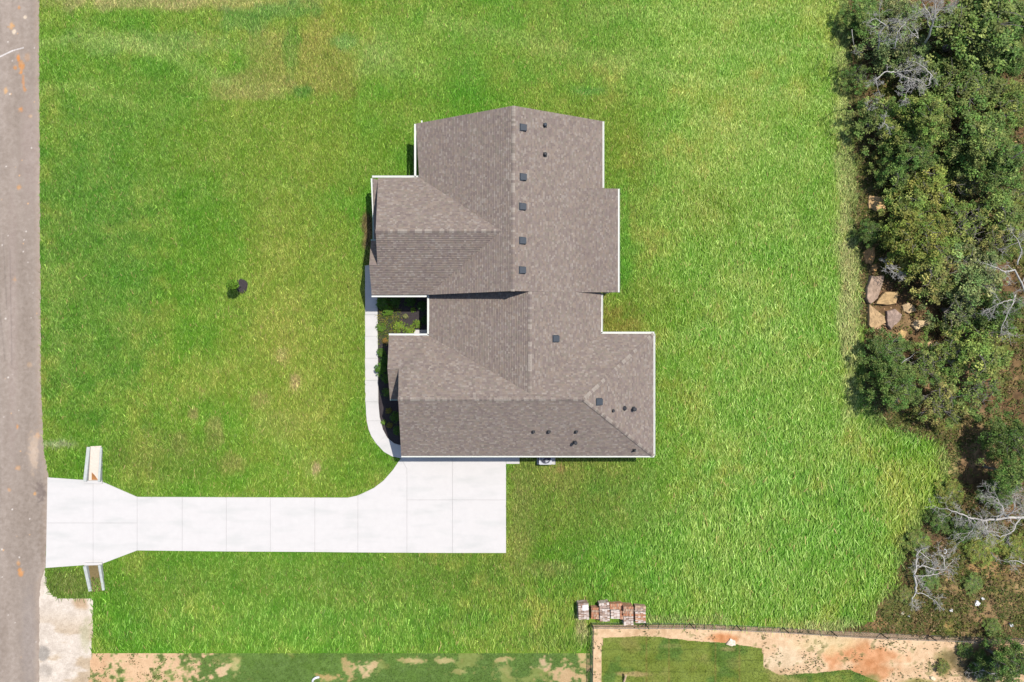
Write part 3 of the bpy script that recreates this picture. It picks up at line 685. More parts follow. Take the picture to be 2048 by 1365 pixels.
# ------------------------------------------------------------------ air conditioner
pad = MB(); c0 = P(1092, 912)
pad.box((c0.x, c0.y, 0), (1.62, 1.5, .1)); props(link('concrete_pad', pad.mesh('concrete_pad', M['concrete'], bevel=.015)), 'thin pale concrete pad under the air conditioner beside the house', 'pad')
ac = empty('air_conditioner', (P(1091, 917, .9).x, P(1091, 917, .9).y, .1), 'grey air conditioner with round top fan half under the long white gutter', 'air conditioner')
ax, ay = ac.location.x, ac.location.y
mb = MB(); w2 = .56; rr = .1; ol = []
for cx, cy, a0 in ((w2 - rr, w2 - rr, 0), (-w2 + rr, w2 - rr, 90), (-w2 + rr, -w2 + rr, 180), (w2 - rr, -w2 + rr, 270)):
    for k in range(4): t = math.radians(a0 + k * 30); ol.append((ax + cx + rr * math.cos(t), ay + cy + rr * math.sin(t)))
mb.prism([(x, y, .1) for x, y in ol], [(x, y, .88) for x, y in ol]); cab = link('cabinet', mb.mesh('cabinet', M['ac_paint']), ac)
for k in range(9):
    sl_ = MB(); z = .18 + k * .075
    sl_.prism([(ax + (x - ax) * 1.012, ay + (y - ay) * 1.012, z) for x, y in ol], [(ax + (x - ax) * 1.012, ay + (y - ay) * 1.012, z + .03) for x, y in ol]); link('slat', sl_.mesh('slat', M['ac_dark']), cab)
mb = MB(); n = 36; R0 = .45
mb.poly([(ax + R0 * math.cos(2 * math.pi * k / n), ay + R0 * math.sin(2 * math.pi * k / n), .885) for k in range(n)]); link('fan_well', mb.mesh('fan_well', M['ac_dark']), ac)
for k in range(3):
    mb = MB(); a0 = k * 2.094 + .4
    for i in range(6):
        t0, t1 = a0 + i * .18, a0 + (i + 1) * .18; z0, z1 = .9 + i * .008, .9 + (i + 1) * .008
        mb.poly([(ax + .08 * math.cos(t0), ay + .08 * math.sin(t0), z0), (ax + .38 * math.cos(t0), ay + .38 * math.sin(t0), z0), (ax + .38 * math.cos(t1), ay + .38 * math.sin(t1), z1), (ax + .08 * math.cos(t1), ay + .08 * math.sin(t1), z1)])
    link('fan_blade', mb.mesh('fan_blade', M['ac_paint']), ac)
mb = MB(); mb.tube([(ax, ay, .9), (ax, ay, .96)], .1, 14); link('fan_hub', mb.mesh('fan_hub', M['ac_dark']), ac)
mb = MB()
for r in (.15, .25, .35, .45):
    pts = [(ax + r * math.cos(2 * math.pi * k / 28), ay + r * math.sin(2 * math.pi * k / 28), .975) for k in range(29)]; mb.tube(pts, .007, 4)
for k in range(8):
    t = k * math.pi / 4; mb.tube([(ax + .08 * math.cos(t), ay + .08 * math.sin(t), .98), (ax + .47 * math.cos(t), ay + .47 * math.sin(t), .98)], .007, 4)
link('grille', mb.mesh('grille', M['ac_dark']), ac)

# ------------------------------------------------------------------ culvert headwalls
def culvert(name, label, L, R_, floor, lintel, floor_m, dirt=None):
    o = empty(name, P(*floor[0]), label, 'culvert', 'culvert headwalls at the driveway')
    for seg in (L, R_):
        mb = MB(); a, b = P(*seg[0]), P(*seg[1]); d = (b - a).normalized(); n = Vector((-d.y, d.x, 0)) * seg[2] * S / 2
        mb.prism([tuple(p) for p in (a - n, b - n, b + n, a + n)], [(p.x, p.y, z) for p, z in ((a - n, .42), (b - n, .16), (b + n, .16), (a + n, .42))]); link('wing_wall', mb.mesh('wing_wall', M['old_concrete'], bevel=.02), o)
    mb = MB(); mb.prism([tuple(P(x, y)) for x, y in floor][::-1], [(P(x, y).x, P(x, y).y, .03) for x, y in floor][::-1]); link('channel_floor', mb.mesh('channel_floor', floor_m), o)
    mb = MB(); mb.prism([tuple(P(x, y)) for x, y in lintel][::-1], [(P(x, y).x, P(x, y).y, .2) for x, y in lintel][::-1]); link('headwall', mb.mesh('headwall', M['concrete']), o)
    if dirt:
        mb = MB(); mb.prism([tuple(P(x, y)) for x, y in dirt][::-1], [(P(x, y).x, P(x, y).y, .05) for x, y in dirt][::-1]); link('dirt', mb.mesh('dirt', mat('dry_dirt', lin(170, 118, 70), .95, .35, 5.0)), o)
M['sand'] = mat('pale_sand', lin(222, 206, 190, .55), .95, .12, 6.0, .2, 20.0)
M['dirt'] = mat('wet_dirt', lin(138, 120, 80, .42), .95, .35, 5.0, .4, 12.0)
culvert('culvert_headwall', 'pale concrete culvert channel with clean sandy floor beyond the driveway, towards the house', ((174.5, 961), (178.5, 894), 6.5), ((202.5, 962), (203.5, 895), 4.5),
        [(177, 961), (181, 893), (203, 892), (202, 961)], [(169, 961), (206, 961), (206, 967), (169, 966)], M['sand'], [(184, 945), (190, 951), (196, 960), (184, 960)])
culvert('culvert_headwall', 'culvert channel of brown dirt between pale wing walls beside the sandy shoulder', ((174, 1130), (182, 1182), 6), ((203, 1128), (208.5, 1180), 5),
        [(176, 1130), (202, 1129), (208, 1182), (183, 1184)], [(171, 1125), (206, 1124), (206, 1129), (171, 1130)], M['dirt'])

# ------------------------------------------------------------------ grass blades
nr = np.random.default_rng(21)
def lawn_mask(px, py):
    m = zone_of(px, py) == 0
    m |= inpoly(px, py, TONGUE)
    m &= px > street_x(py) + 1
    for poly in (DRIVE, WALK, BED, CULV_A, [(171, 1129), (203, 1127), (207, 1158), (176, 1158)]): m &= ~inpoly(px, py, poly)
    m &= (np.hypot((px - RING[0]), (py - RING[1])) > RING[2])
    m &= ~inpoly(px, py, AC_PAD)
    m &= ~((px > 1155) & (px < 1294) & (py > 1206) & (py < 1246))
    wx, wy = (px - NX) * S, (NY - py) * S
    for (x0, y0, x1, y1) in FOOT: m &= ~((wx > x0) & (wx < x1) & (wy > y0) & (wy < y1))
    return m
def blade_len(px, py):
    n = fbm(px, py, 60, 4)
    L = .25 + .06 * sstep(200, 600, py) + .10 * sstep(1230, 1450, px) * sstep(100, 700, py)
    diag = py + .42 * (px - 1012)                      # rough edge of the tall growth south of the house
    tall = sstep(1170, 1215, py + 14 * (n - .5)) * (px < 1012) + sstep(1158, 1185, diag + 60 * (n - .5)) * (px >= 1012) * sstep(860, 1000, py + .12 * (px - 1400))
    tall = np.clip(tall, 0, 1)
    L = L + .12 * tall
    L = np.where(inpoly(px, py, TONGUE), .3, L)
    return L * (.8 + .5 * n), tall
N = 1900000
px = nr.uniform(74, 1935, N); py = nr.uniform(-40, 1312, N)
L, tall = blade_len(px, py)
wid = .045 + .018 * np.clip((L - .25) / .2, 0, 1)
dens = 1.75 / (L * wid)
area = (1935 - 74) * 1352 * S * S
keep = nr.random(N) < dens * area / N
px, py, L, wid, tall = px[keep], py[keep], L[keep], wid[keep], tall[keep]
keep = lawn_mask(px, py); px, py, L, wid, tall = [a[keep] for a in (px, py, L, wid, tall)]
n = len(px); L = L * nr.uniform(.55, 1.35, n); wid = wid * nr.uniform(.7, 1.3, n)
az = nr.normal(0, 1, n) * np.where(tall > .5, .32, .42) + np.where(nr.random(n) < .8, math.pi / 2, -math.pi / 2)
el = np.clip(nr.normal(.38, .2, n), .06, 1.0)
hx = np.cos(az) * np.cos(el) * L; hy = np.sin(az) * np.cos(el) * L
# keep tips off the paving
tipx, tipy = px + hx / S, py - hy / S
bad = np.zeros(n, bool)
for poly in (DRIVE, WALK, CULV_A): bad |= inpoly(tipx, tipy, poly)
bad |= (tipx < street_x(tipy) - 4) | (tipy > 1307.5) * (tipx < 1180)
L[bad] *= .3; hx[bad] *= .3; hy[bad] *= .3
bx, by = (px - NX) * S, (NY - py) * S
ex, ey = -np.sin(az), np.cos(az); roll = nr.uniform(-.6, .6, n)
rx, ry, rz = ex * np.cos(roll) * wid / 2, ey * np.cos(roll) * wid / 2, np.sin(roll) * wid / 2
hz = np.sin(el) * L
V = np.empty((n, 4, 3), np.float32)
def setv(i, f, s_):
    V[:, i, 0] = bx + hx * f + rx * s_; V[:, i, 1] = by + hy * f + ry * s_; V[:, i, 2] = hz * f + rz * s_ + .02
setv(0, 0, -.9); setv(1, 0, .9); setv(2, 1, .35); setv(3, 1, -.35)
F = (np.arange(n) * 4)[:, None] + np.array([0, 1, 2, 3])
rgb = lawn_rgb(px, py)
col = lin_np(rgb, 1.0)
var = np.exp(nr.normal(0, .36, n))[:, None]
yel = nr.random(n)[:, None]
col = col * var * (1 + (yel - .5) * np.array((.34, .06, .4)))
pale = np.clip((var - 1.05) * .9, 0, .55) * (.35 + .65 * sstep(1150, 1450, px)[:, None]); lum = col[:, 1:2]
col = col * (1 - pale) + lum * np.array((.62, .88, .26)) * pale
straw = nr.random(n) < .012
col[straw] = lin_np(np.array((186, 180, 104.)), .9) * nr.uniform(.7, 1.1, (straw.sum(), 1))
lift = (1.16 + .10 * sstep(420, 100, py) + (.40 - .10 * tall) * sstep(1180, 1400, px) + .20 * tall)[:, None] * np.array((1.22, .97, 1.28))
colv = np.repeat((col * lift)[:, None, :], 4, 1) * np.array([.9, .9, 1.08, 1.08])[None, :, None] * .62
print('blades', n)
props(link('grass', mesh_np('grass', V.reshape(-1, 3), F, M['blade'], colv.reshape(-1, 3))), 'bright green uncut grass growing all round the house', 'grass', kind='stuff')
print('blades', n)

# ------------------------------------------------------------------ undergrowth, weeds and short turf
def scatter_leaves(name, label, n, region, rgbs, size, hmax, kscale=.6, clump=14, seed=1, flat=.6):
    r = np.random.default_rng(seed)
    px = r.uniform(region[0], region[1], n); py = r.uniform(region[2], region[3], n)
    k = region[4](px, py); px, py = px[k], py[k]; n = len(px)
    px = np.repeat(px, clump); py = np.repeat(py, clump); m = len(px)
    rad = np.repeat(r.uniform(3, 11, n), clump)
    a = r.uniform(0, 6.283, m); q = np.sqrt(r.random(m)) * rad
    px = px + np.cos(a) * q; py = py + np.sin(a) * q
    hh = np.repeat(r.uniform(.1, hmax, n), clump) * (1 - (q / rad) ** 2 * .7) * r.uniform(.4, 1, m)
    ci = np.repeat(r.integers(0, len(rgbs), n), clump)
    col = lin_np(np.array(rgbs, float)[ci], kscale) * np.exp(r.normal(0, .28, m))[:, None]
    return quad_leaves(name, label, (px - NX) * S, (NY - py) * S, hh + .02, size, col, r, flat)
def leaf_geo(x, y, z, size, r, flat):
    m = len(x)
    nrm = r.normal(0, 1, (m, 3)); nrm[:, 2] = np.abs(nrm[:, 2]) + flat * 2; nrm /= np.linalg.norm(nrm, axis=1)[:, None]
    t = r.normal(0, 1, (m, 3)); u = np.cross(nrm, t); u /= np.linalg.norm(u, axis=1)[:, None]; v = np.cross(nrm, u)
    s = size * r.uniform(.6, 1.4, m)[:, None]; c = np.stack([x, y, z], 1)
    V = np.stack([c - u * s, c + v * s * .55, c + u * s, c - v * s * .55], 1)
    F = (np.arange(m) * 4)[:, None] + np.arange(4)
    return V.reshape(-1, 3), F
def quad_leaves(name, label, x, y, z, size, col, r, flat):
    V, F = leaf_geo(x, y, z, size, r, flat)
    return mesh_np(name, V, F, M['leaf'], np.repeat(col, 4, 0))
def wood_ok(px, py):
    n1 = fbm(px, py, 60, 3)
    return (zone_of(px, py) == 1) & (np.random.default_rng(4).random(len(px)) < (.35 + 1.2 * sstep(.42, .62, n1)) * (1 - .5 * sstep(1080, 1150, py))) & ~inpoly(px, py, [(1726, 548), (1766, 550), (1796, 582), (1802, 655), (1738, 662)])
me = scatter_leaves('undergrowth', '', 11000, (1680, 2120, -60, 1285, wood_ok), [(112, 116, 54), (92, 106, 44), (122, 124, 56), (140, 116, 76), (116, 104, 58), (150, 124, 84)], .09, .35, .55, 12, 3)
props(link('undergrowth', me), 'low green and brown undergrowth on the woodland floor', 'undergrowth', kind='stuff')
def lot_ok(px, py):
    return ((zone_of(px, py) == 2) | ((zone_of(px, py) == 3) & (px < 440))) & (fbm(px, py, 30, 4) > .52)
me = scatter_leaves('weeds', '', 2600, (180, 2080, 1250, 1400, lot_ok), [(96, 110, 50), (120, 116, 60), (84, 100, 44)], .06, .12, .5, 5, 5)
props(link('weeds', me), 'small sparse weeds on the bare clay ground', 'weeds', kind='stuff')
# short dry grass where lawn fades into the wood and along the fence
r = np.random.default_rng(9); m = 130000
px = r.uniform(1640, 2090, m); py = r.uniform(-30, 1290, m)
zz = zone_of(px, py); d = px - wood_x(py)
k = (zz <= 1) & (py < fence_y(px) + 4) & ((np.abs(d - 10 + 70 * (fbm(px, py, 44, 2) - .5)) < 44 * r.random(m) ** 1.8) | ((py > 1000) & (zz == 1) & (fbm(px, py, 40, 1) > .45)))
px, py, d = px[k], py[k], d[k]; m = len(px)
L = r.uniform(.15, .42, m); az = r.normal(1.57, .9, m); el = r.uniform(.1, .8, m); wd = r.uniform(.03, .06, m)
hx, hy, hz = np.cos(az) * np.cos(el) * L, np.sin(az) * np.cos(el) * L, np.sin(el) * L
b = np.stack([(px - NX) * S, (NY - py) * S, np.full(m, .02)], 1); e = np.stack([-np.sin(az), np.cos(az), r.uniform(-.5, .5, m)], 1) * wd[:, None] / 2
V = np.stack([b - e, b + e, b + np.stack([hx, hy, hz], 1) + e * .3, b + np.stack([hx, hy, hz], 1) - e * .3], 1)
cc = np.array([(166, 164, 96), (134, 156, 74), (146, 136, 86), (104, 132, 54)], float)[r.integers(0, 4, m)]
colr = np.repeat(lin_np(cc, .5) * r.uniform(.6, 1.2, (m, 1)), 4, 0)
props(link('dry_grass', mesh_np('dry_grass', V.reshape(-1, 3), (np.arange(m) * 4)[:, None] + np.arange(4), M['blade'], colr)), 'dry straw coloured grass along the edge of the wood', 'grass', kind='stuff')
# short turf on the sod and the neighbour's verge
m = 90000; px = r.uniform(180, 1800, m); py = r.uniform(1260, 1400, m); zz = zone_of(px, py)
sc = strip_rgb(px, py); so_ = sod_rgb(px, py); green = sc[:, 1] - sc[:, 0] > 14
k = (zz == 4) | ((zz == 3) & green); cc = np.where((zz == 4)[:, None], so_, sc)[k]; px, py = px[k], py[k]; m = len(px)
L = r.uniform(.05, .13, m); az = r.uniform(0, 6.283, m); el = r.uniform(.4, 1.1, m); wd = r.uniform(.02, .04, m)
hx, hy, hz = np.cos(az) * np.cos(el) * L, np.sin(az) * np.cos(el) * L, np.sin(el) * L
b = np.stack([(px - NX) * S, (NY - py) * S, np.full(m, .005)], 1); e = np.stack([-np.sin(az), np.cos(az), r.uniform(-.5, .5, m)], 1) * wd[:, None] / 2
V = np.stack([b - e, b + e, b + np.stack([hx, hy, hz], 1) + e * .3, b + np.stack([hx, hy, hz], 1) - e * .3], 1)
colr = np.repeat(lin_np(cc, .55) * r.uniform(.7, 1.3, (m, 1)), 4, 0)
props(link('turf', mesh_np('turf', V.reshape(-1, 3), (np.arange(m) * 4)[:, None] + np.arange(4), M['blade'], colr)), 'short mown turf on the neighbouring plots', 'turf', kind='stuff')

# ------------------------------------------------------------------ trees
def crown_mesh(seed, R0=2.6, hgt=4.4, nl=9, leaves=7500, sparse=0.0):
    r = np.random.default_rng(seed)
    lob = []
    for i in range(nl):
        a = i * 2.4 + r.uniform(-.4, .4); q = R0 * .68 * math.sqrt((i + .3) / nl)
        lob.append((math.cos(a) * q, math.sin(a) * q, hgt * (.78 - .36 * (q / R0) ** 2) + r.uniform(-.7, .45), R0 * r.uniform(.24, .46)))
    pts = []; 
    nc = leaves // 30
    for _ in range(nc):
        lx, ly, lz, lr = lob[r.integers(nl)]
        d = r.normal(0, 1, 3); d[2] = abs(d[2]) * .9 - .25; d /= np.linalg.norm(d)
        k = r.uniform(.62, 1.08); pts.append((lx + d[0] * lr * k, ly + d[1] * lr * k, lz + d[2] * lr * k * .85))
    pts = np.array(pts)
    if sparse: pts = pts[r.random(len(pts)) > sparse]
    out = []
    for _ in range(16):                                   # stray sprays that break the outline
        a = r.uniform(0, 6.283); q = R0 * r.uniform(.75, 1.12); d0 = np.array([math.cos(a) * q, math.sin(a) * q, hgt * r.uniform(.35, .62)])
        for k in range(r.integers(2, 6)): out.append(d0 + r.normal(0, .18, 3))
    pts = np.concatenate([pts, np.array(out)])
    c = np.repeat(pts, 30, 0); m = len(c)
    c = c + r.normal(0, 1, (m, 3)) * np.array([.15, .15, .09])
    cv = np.repeat(np.exp(r.normal(0, .26, (len(pts), 1))), 30, 0)
    hue = np.repeat(r.random((len(pts), 1)), 30, 0)
    col = np.array([.122, .168, .038]) * cv * np.exp(r.normal(0, .22, (m, 1))) * (1 + (hue - .5) * np.array([.7, .1, .5]))
    V, F = leaf_geo(c[:, 0], c[:, 1], c[:, 2], .085, r, .55)
    return mesh_np('crown', V, F, M['leaf'], np.repeat(col, 4, 0)), lob
def trunk_mesh(seed, lob, hgt=4.4):
    r = random.Random(seed); mb = MB()
    top = Vector((r.uniform(-.2, .2), r.uniform(-.2, .2), hgt * .45))
    mb.tube([(0, 0, -.1), (0.05, 0, hgt * .2), top], [.2, .15, .12], 8)
    for (x, y, z, q) in lob:
        mid = top.lerp(Vector((x, y, z)), .5) + Vector((r.uniform(-.25, .25), r.uniform(-.25, .25), r.uniform(-.1, .3)))
        end = Vector((x, y, z + q * .5)); mb.tube([top - Vector((0, 0, r.uniform(0, .6))), mid, end], [.085, .06, .02], 5)
        for _ in range(4):
            e2 = end + Vector((r.uniform(-1, 1), r.uniform(-1, 1), r.uniform(-.1, .75))) * q; b0 = mid.lerp(end, .4 + .6 * r.random()); mb.tube([b0, b0.lerp(e2, .55) + Vector((r.uniform(-.12, .12), r.uniform(-.12, .12), .08)), e2], [.034, .022, .008], 4)
    return mb.mesh('trunk', M['bark'])
KINDS = []
for i, (R0, hgt, nl, lv, spz) in enumerate([(2.7, 5.0, 10, 12000, 0), (2.5, 4.6, 8, 10500, .08), (2.6, 4.2, 11, 11000, .0), (2.4, 3.8, 9, 8000, .3), (2.5, 3.2, 12, 6000, .5)]):
    cm, lob = crown_mesh(40 + i, R0, hgt, nl, lv, spz); KINDS.append((cm, trunk_mesh(60 + i, lob, hgt), R0, hgt))
def tree(px, py, rpx, kind, tint, label, zs=1.0, rot=None, group='evergreen trees of the wood'):
    cm, tm, R0, hgt = KINDS[kind]; h = hgt * .8 * zs
    base = P(px, py, h); sc = rpx * S * .93 / R0 * 1.05
    o = empty('tree', (base.x, base.y, 0), label, 'tree', group); o.scale = (sc, sc, zs * (.5 + .5 * sc)); o.rotation_euler = (0, 0, rot if rot is not None else (px * 13 + py * 7) % 6.28)
    for nm, me_ in (('crown', cm), ('trunk', tm)):
        c = bpy.data.objects.new(nm, me_); C.objects.link(c); c.parent = o
        if nm == 'crown': c.color = (*tint, 1)
    return o
G1 = (1.0, 1.0, 1.0); G2 = (.85, .95, .9); G3 = (1.15, 1.1, 1.0); GR = (1.15, 1.05, 1.5); DK = (.7, .8, .75); YL = (1.3, 1.1, .9); OL = (1.25, 1.0, 1.1)
TREES = [
    (1958, 58, 92, 0, G1, 'biggest bushy evergreen tree at the top edge, right of the bare pale branches'),
    (2040, 40, 46, 1, DK, 'dark evergreen tree cut by the top right corner'),
    (1728, 22, 40, 1, G2, 'dark green tree at the top edge nearest the lawn, above the first brown boulder'),
    (1806, 30, 46, 3, GR, 'grey green thin tree at the top edge between the dark one and the bare branches'),
    (1770, 78, 52, 3, GR, 'silvery thin tree beside the two brown boulders near the top'),
    (1830, 112, 46, 3, GR, 'grey green thin tree among bare twigs, left of the biggest evergreen'),
    (1716, 150, 30, 4, G2, 'low dark shrub like tree at the lawn edge below the top boulders'),
    (1928, 166, 70, 2, G1, 'dense green tree directly below the biggest evergreen'),
    (2030, 110, 44, 1, DK, 'dark tree at the right edge beside the black gap in the canopy'),
    (1862, 226, 58, 0, G3, 'round bright green tree below the bare branches, left of the dense one'),
    (1754, 240, 52, 3, G1, 'rounded loose tree standing out over the lawn edge, with bare twigs inside'),
    (2020, 205, 58, 2, G3, 'yellowish dense tree at the right edge below the black gap'),
    (1968, 282, 66, 1, G1, 'wide green tree in the middle of the wood, left of the right edge trees'),
    (1842, 296, 46, 2, G2, 'dark green tree under the round bright one'),
    (1778, 328, 36, 4, OL, 'small olive tree at the lawn edge above the flat tan stone'),
    (2014, 322, 58, 0, G2, 'deep green tree at the right edge above the brown clearing'),
    (1862, 372, 52, 3, YL, 'yellow green thin tree above the brown clearing'),
    (1930, 362, 44, 4, OL, 'thin olive tree next to the brown clearing'),
    (1826, 420, 46, 3, G3, 'light green tree right of the flat tan stone'),
    (1742, 463, 25, 2, DK, 'very dark low tree at the lawn edge between tan stone and orange stones'),
    (1846, 470, 62, 2, YL, 'broad yellow green tree in the middle of the right side'),
    (1932, 450, 60, 4, G3, 'thin green tree over bare soil, right of the broad yellow green one'),
    (2018, 410, 52, 3, G1, 'green tree at the right edge beside the tan soil patch'),
    (1876, 540, 56, 3, OL, 'olive tree right of the long pale boulder'),
    (1952, 548, 64, 3, GR, 'large silvery thin tree left of the forked bare branches'),
    (1922, 618, 54, 4, GR, 'sparse greyish tree right of the group of big boulders'),
    (2010, 625, 46, 2, DK, 'dark tree at the right edge under the forked bare branches'),
    (1972, 700, 62, 3, G3, 'rounded green tree left of the black hollow at the right edge'),
    (1780, 705, 44, 2, DK, 'dark tree bulging over the lawn below the boulders'),
    (1852, 730, 44, 4, G1, 'loose green tree over pale stones below the boulders'),
    (1806, 772, 50, 2, G2, 'dark green tree at the inner corner of the lawn'),
    (1880, 800, 56, 4, OL, 'sparse olive tree with tan soil showing through, above the corner of tall grass'),
    (1962, 780, 52, 4, G2, 'sparse tree between tan soil and the right edge hollow'),
    (2032, 880, 44, 2, DK, 'dark tree at the right edge above the big dead tree'),
    (2036, 950, 40, 1, G2, 'blue green tree at the right edge just above the big dead tree'),
    (2036, 1336, 44, 2, DK, 'dark tree in the bottom right corner behind the fence'),
]
TREES += [(2034, 480, 40, 4, G3, 'sparse green tree at the right edge just above the forked bare branches'),
    (1990, 480, 46, 4, OL, 'thin olive tree over tan soil, left of the forked bare branches'),
    (1900, 700, 46, 4, G3, 'thin green tree between loose green tree and rounded one above the tan soil'),
    (1810, 345, 40, 3, G2, 'small dark green tree between the small olive tree and the yellow green thin one')]
for t in TREES: tree(t[0] + (9 if t[0] < 1780 else 0), *t[1:], zs=.62 if t[0] < 1790 else (.85 if t[3] >= 3 else 1.0))
def shrub(name, px, py, rpx, hgt, tint, label, group, kind=2, rot=0.0):
    cm, tm, R0, h0 = KINDS[kind]; b = P(px, py, hgt * .6); o = empty(name, (b.x, b.y, 0), label, 'shrub', group); sc = rpx * S / R0
    o.scale = (sc, sc, hgt / h0); o.rotation_euler = (0, 0, rot or (px + py) % 6.28)
    for nm, me_ in (('foliage', cm), ('stem', tm)):
        c = bpy.data.objects.new(nm, me_); C.objects.link(c); c.parent = o
        if nm == 'foliage': c.color = (*tint, 1)
for (px, py, r_, hg, tint, lb) in [
    (1900, 985, 26, .8, YL, 'bright green low bush where the tall grass meets the wood'), (1880, 1040, 24, .9, DK, 'dark bush left of the tip of the big dead tree'),
    (1925, 1055, 30, 1.0, DK, 'dark bush under the trunk of the big dead tree'), (1965, 1095, 34, .6, YL, 'yellow green bush below the big dead tree'), (1832, 1085, 26, .8, G3, 'green bush above the fallen dead tree at the tall grass edge'),
    (1945, 1168, 20, .5, G1, 'small round green bush on brown ground above the white stones'), (1995, 985, 34, 1.3, DK, 'dark bush above the branches of the big dead tree'), (2030, 1100, 30, .8, YL, 'green bush at the right edge below the big dead tree'),
    (1860, 1160, 20, .5, G2, 'low bush inside the branches of the fallen dead tree'), (1985, 1255, 18, .5, G1, 'small green bush just above the fence near the right edge'), (1930, 1300, 16, .5, DK, 'dark little bush on clay below the fence'), (1975, 1330, 34, .9, DK, 'wide dark bush left of the corner tree below the fence'), (1885, 1335, 14, .5, OL, 'olive little bush at the edge of the bare clay'),
    (1812, 1190, 18, .4, OL, 'olive tuft left of the fallen dead tree')]:
    shrub('bush', px, py, r_, hg, tint, lb, 'bushes on the open brown ground')

# ------------------------------------------------------------------ dead trees
def grow(mb, p, d, length, r0, lvl, r, droop=0.0):
    n = 5; pts = [Vector(p)]; rad = [r0]; d = Vector(d).normalized()
    for i in range(n):
        d = (d + Vector((r.gauss(0, .22), r.gauss(0, .22), r.gauss(0, .12) - droop))).normalized()
        pts.append(pts[-1] + d * length / n); rad.append(max(.007, r0 * (1 - .75 * (i + 1) / n)))
        if lvl > 0 and i > 0:
            for _ in range(r.choice((1, 1, 2))):
                s = Vector((r.gauss(0, 1), r.gauss(0, 1), r.gauss(.05, .35))).normalized()
                grow(mb, pts[-1], (d * .75 + s * .85), length * r.uniform(.35, .62), rad[-1] * .68, lvl - 1, r, droop)
    pts = [q if q.z > .06 else Vector((q.x, q.y, .06)) for q in pts]
    mb.tube(pts, rad, 5 if r0 > .03 else 4)
def dead_tree(label, mains, seed, lvl=2, branch_len=1.3, every=.35):
    lvl += 1 if lvl == 2 else 0; every += .12
    """mains: list of (points (px,py,h), r0, r1)"""
    r = random.Random(seed); b = P(*mains[0][0][0]); o = empty('dead_tree', (b.x, b.y, 0), label, 'dead tree', 'bare dead trees of the wood')
    for j, (pl, r0, r1) in enumerate(mains):
        tr = MB(); br = MB(); pts = [P(*q) for q in pl]; fine = []
        for i in range(len(pts) - 1):
            for k in range(4): fine.append(pts[i].lerp(pts[i + 1], k / 4) + Vector((r.gauss(0, .04), r.gauss(0, .04), 0)))
        fine.append(pts[-1]); n = len(fine); rad = [.82 * (r0 + (r1 - r0) * i / (n - 1)) for i in range(n)]
        tr.tube(fine, rad, 7)
        for i in range(2, n):
            if r.random() < every + .3 * i / n and br.v is not None:
                d = (fine[i] - fine[i - 1]).normalized(); s = Vector((r.gauss(0, 1), r.gauss(0, 1), r.gauss(.1, .3))).normalized()
                grow(br, fine[i], d * .5 + s, branch_len * r.uniform(.5, 1.1), rad[i] * .6, lvl - 1, r)
        grow(br, fine[-1], fine[-1] - fine[-2], branch_len * .8, r1 * .9, lvl - 1, r)
        link('trunk' if j == 0 else 'limb', tr.mesh('trunk', M['dead_wood'], smooth=True), o)
        if br.v: link('branches', br.mesh('branches', M['dead_wood'], smooth=True), o, 'stuff')
dead_tree('bare grey branches fanning up to the top edge left of the biggest evergreen', [([(1848, 92, 2.5), (1860, 64, 4.5), (1868, 40, 5.6)], .11, .06), ([(1866, 46, 5.4), (1856, 26, 6.0), (1846, 8, 6.3)], .06, .03), ([(1868, 40, 5.6), (1872, 20, 6.1), (1868, -4, 6.4)], .06, .03), ([(1868, 34, 5.6), (1882, 18, 6.0)], .05, .025)], 4, 2, 1.1, .5)
dead_tree('pale bare branches spreading below the silvery tree near the top', [([(1800, 152, 2.0), (1792, 146, 4.6), (1816, 157, 5.2), (1832, 160, 5.2)], .08, .04), ([(1792, 146, 4.6), (1768, 145, 5.2), (1752, 158, 5.2), (1756, 180, 5.0)], .06, .02), ([(1816, 157, 5.2), (1818, 176, 5.1), (1812, 190, 5.0)], .05, .02), ([(1792, 146, 4.7), (1810, 142, 5.4), (1830, 140, 5.4)], .05, .02)], 9, 2, .9, .5)
dead_tree('thin bare crown poking out of the silvery tree near the top boulders', [([(1757, 100, 2.0), (1758, 68, 4.8), (1770, 52, 5.4), (1756, 40, 5.6)], .07, .03), ([(1790, 96, 4.6), (1796, 66, 5.4), (1812, 44, 5.6)], .06, .02), ([(1830, 60, 4.9), (1836, 78, 5.2), (1812, 52, 5.3)], .05, .02), ([(1704, 60, 2.), (1708, 90, 2.2)], .03, .015)], 12, 2, 1.0, .55)
dead_tree('bare twigs between the round bright tree and the dense one near the top', [([(1858, 170, 3.5), (1862, 150, 5.0), (1848, 134, 5.4), (1828, 124, 5.4)], .06, .025), ([(1862, 150, 5.0), (1858, 170, 5.1), (1846, 172, 5.1)], .04, .015)], 15, 2, .7, .5)
dead_tree('forked bare branches at the right edge beside the large silvery tree', [([(2056, 596, 3.0), (2030, 540, 4.6), (2010, 545, 5.0), (1994, 536, 5.0)], .09, .04), ([(2030, 590, 4.0), (2024, 612, 4.4), (2006, 648, 4.4)], .06, .03), ([(2026, 600, 4.2), (2010, 602, 4.5), (1990, 612, 4.5)], .05, .02), ([(2034, 530, 4.6), (2044, 500, 5.0), (2034, 478, 5.0)], .07, .03)], 21, 2, 1.2, .45)
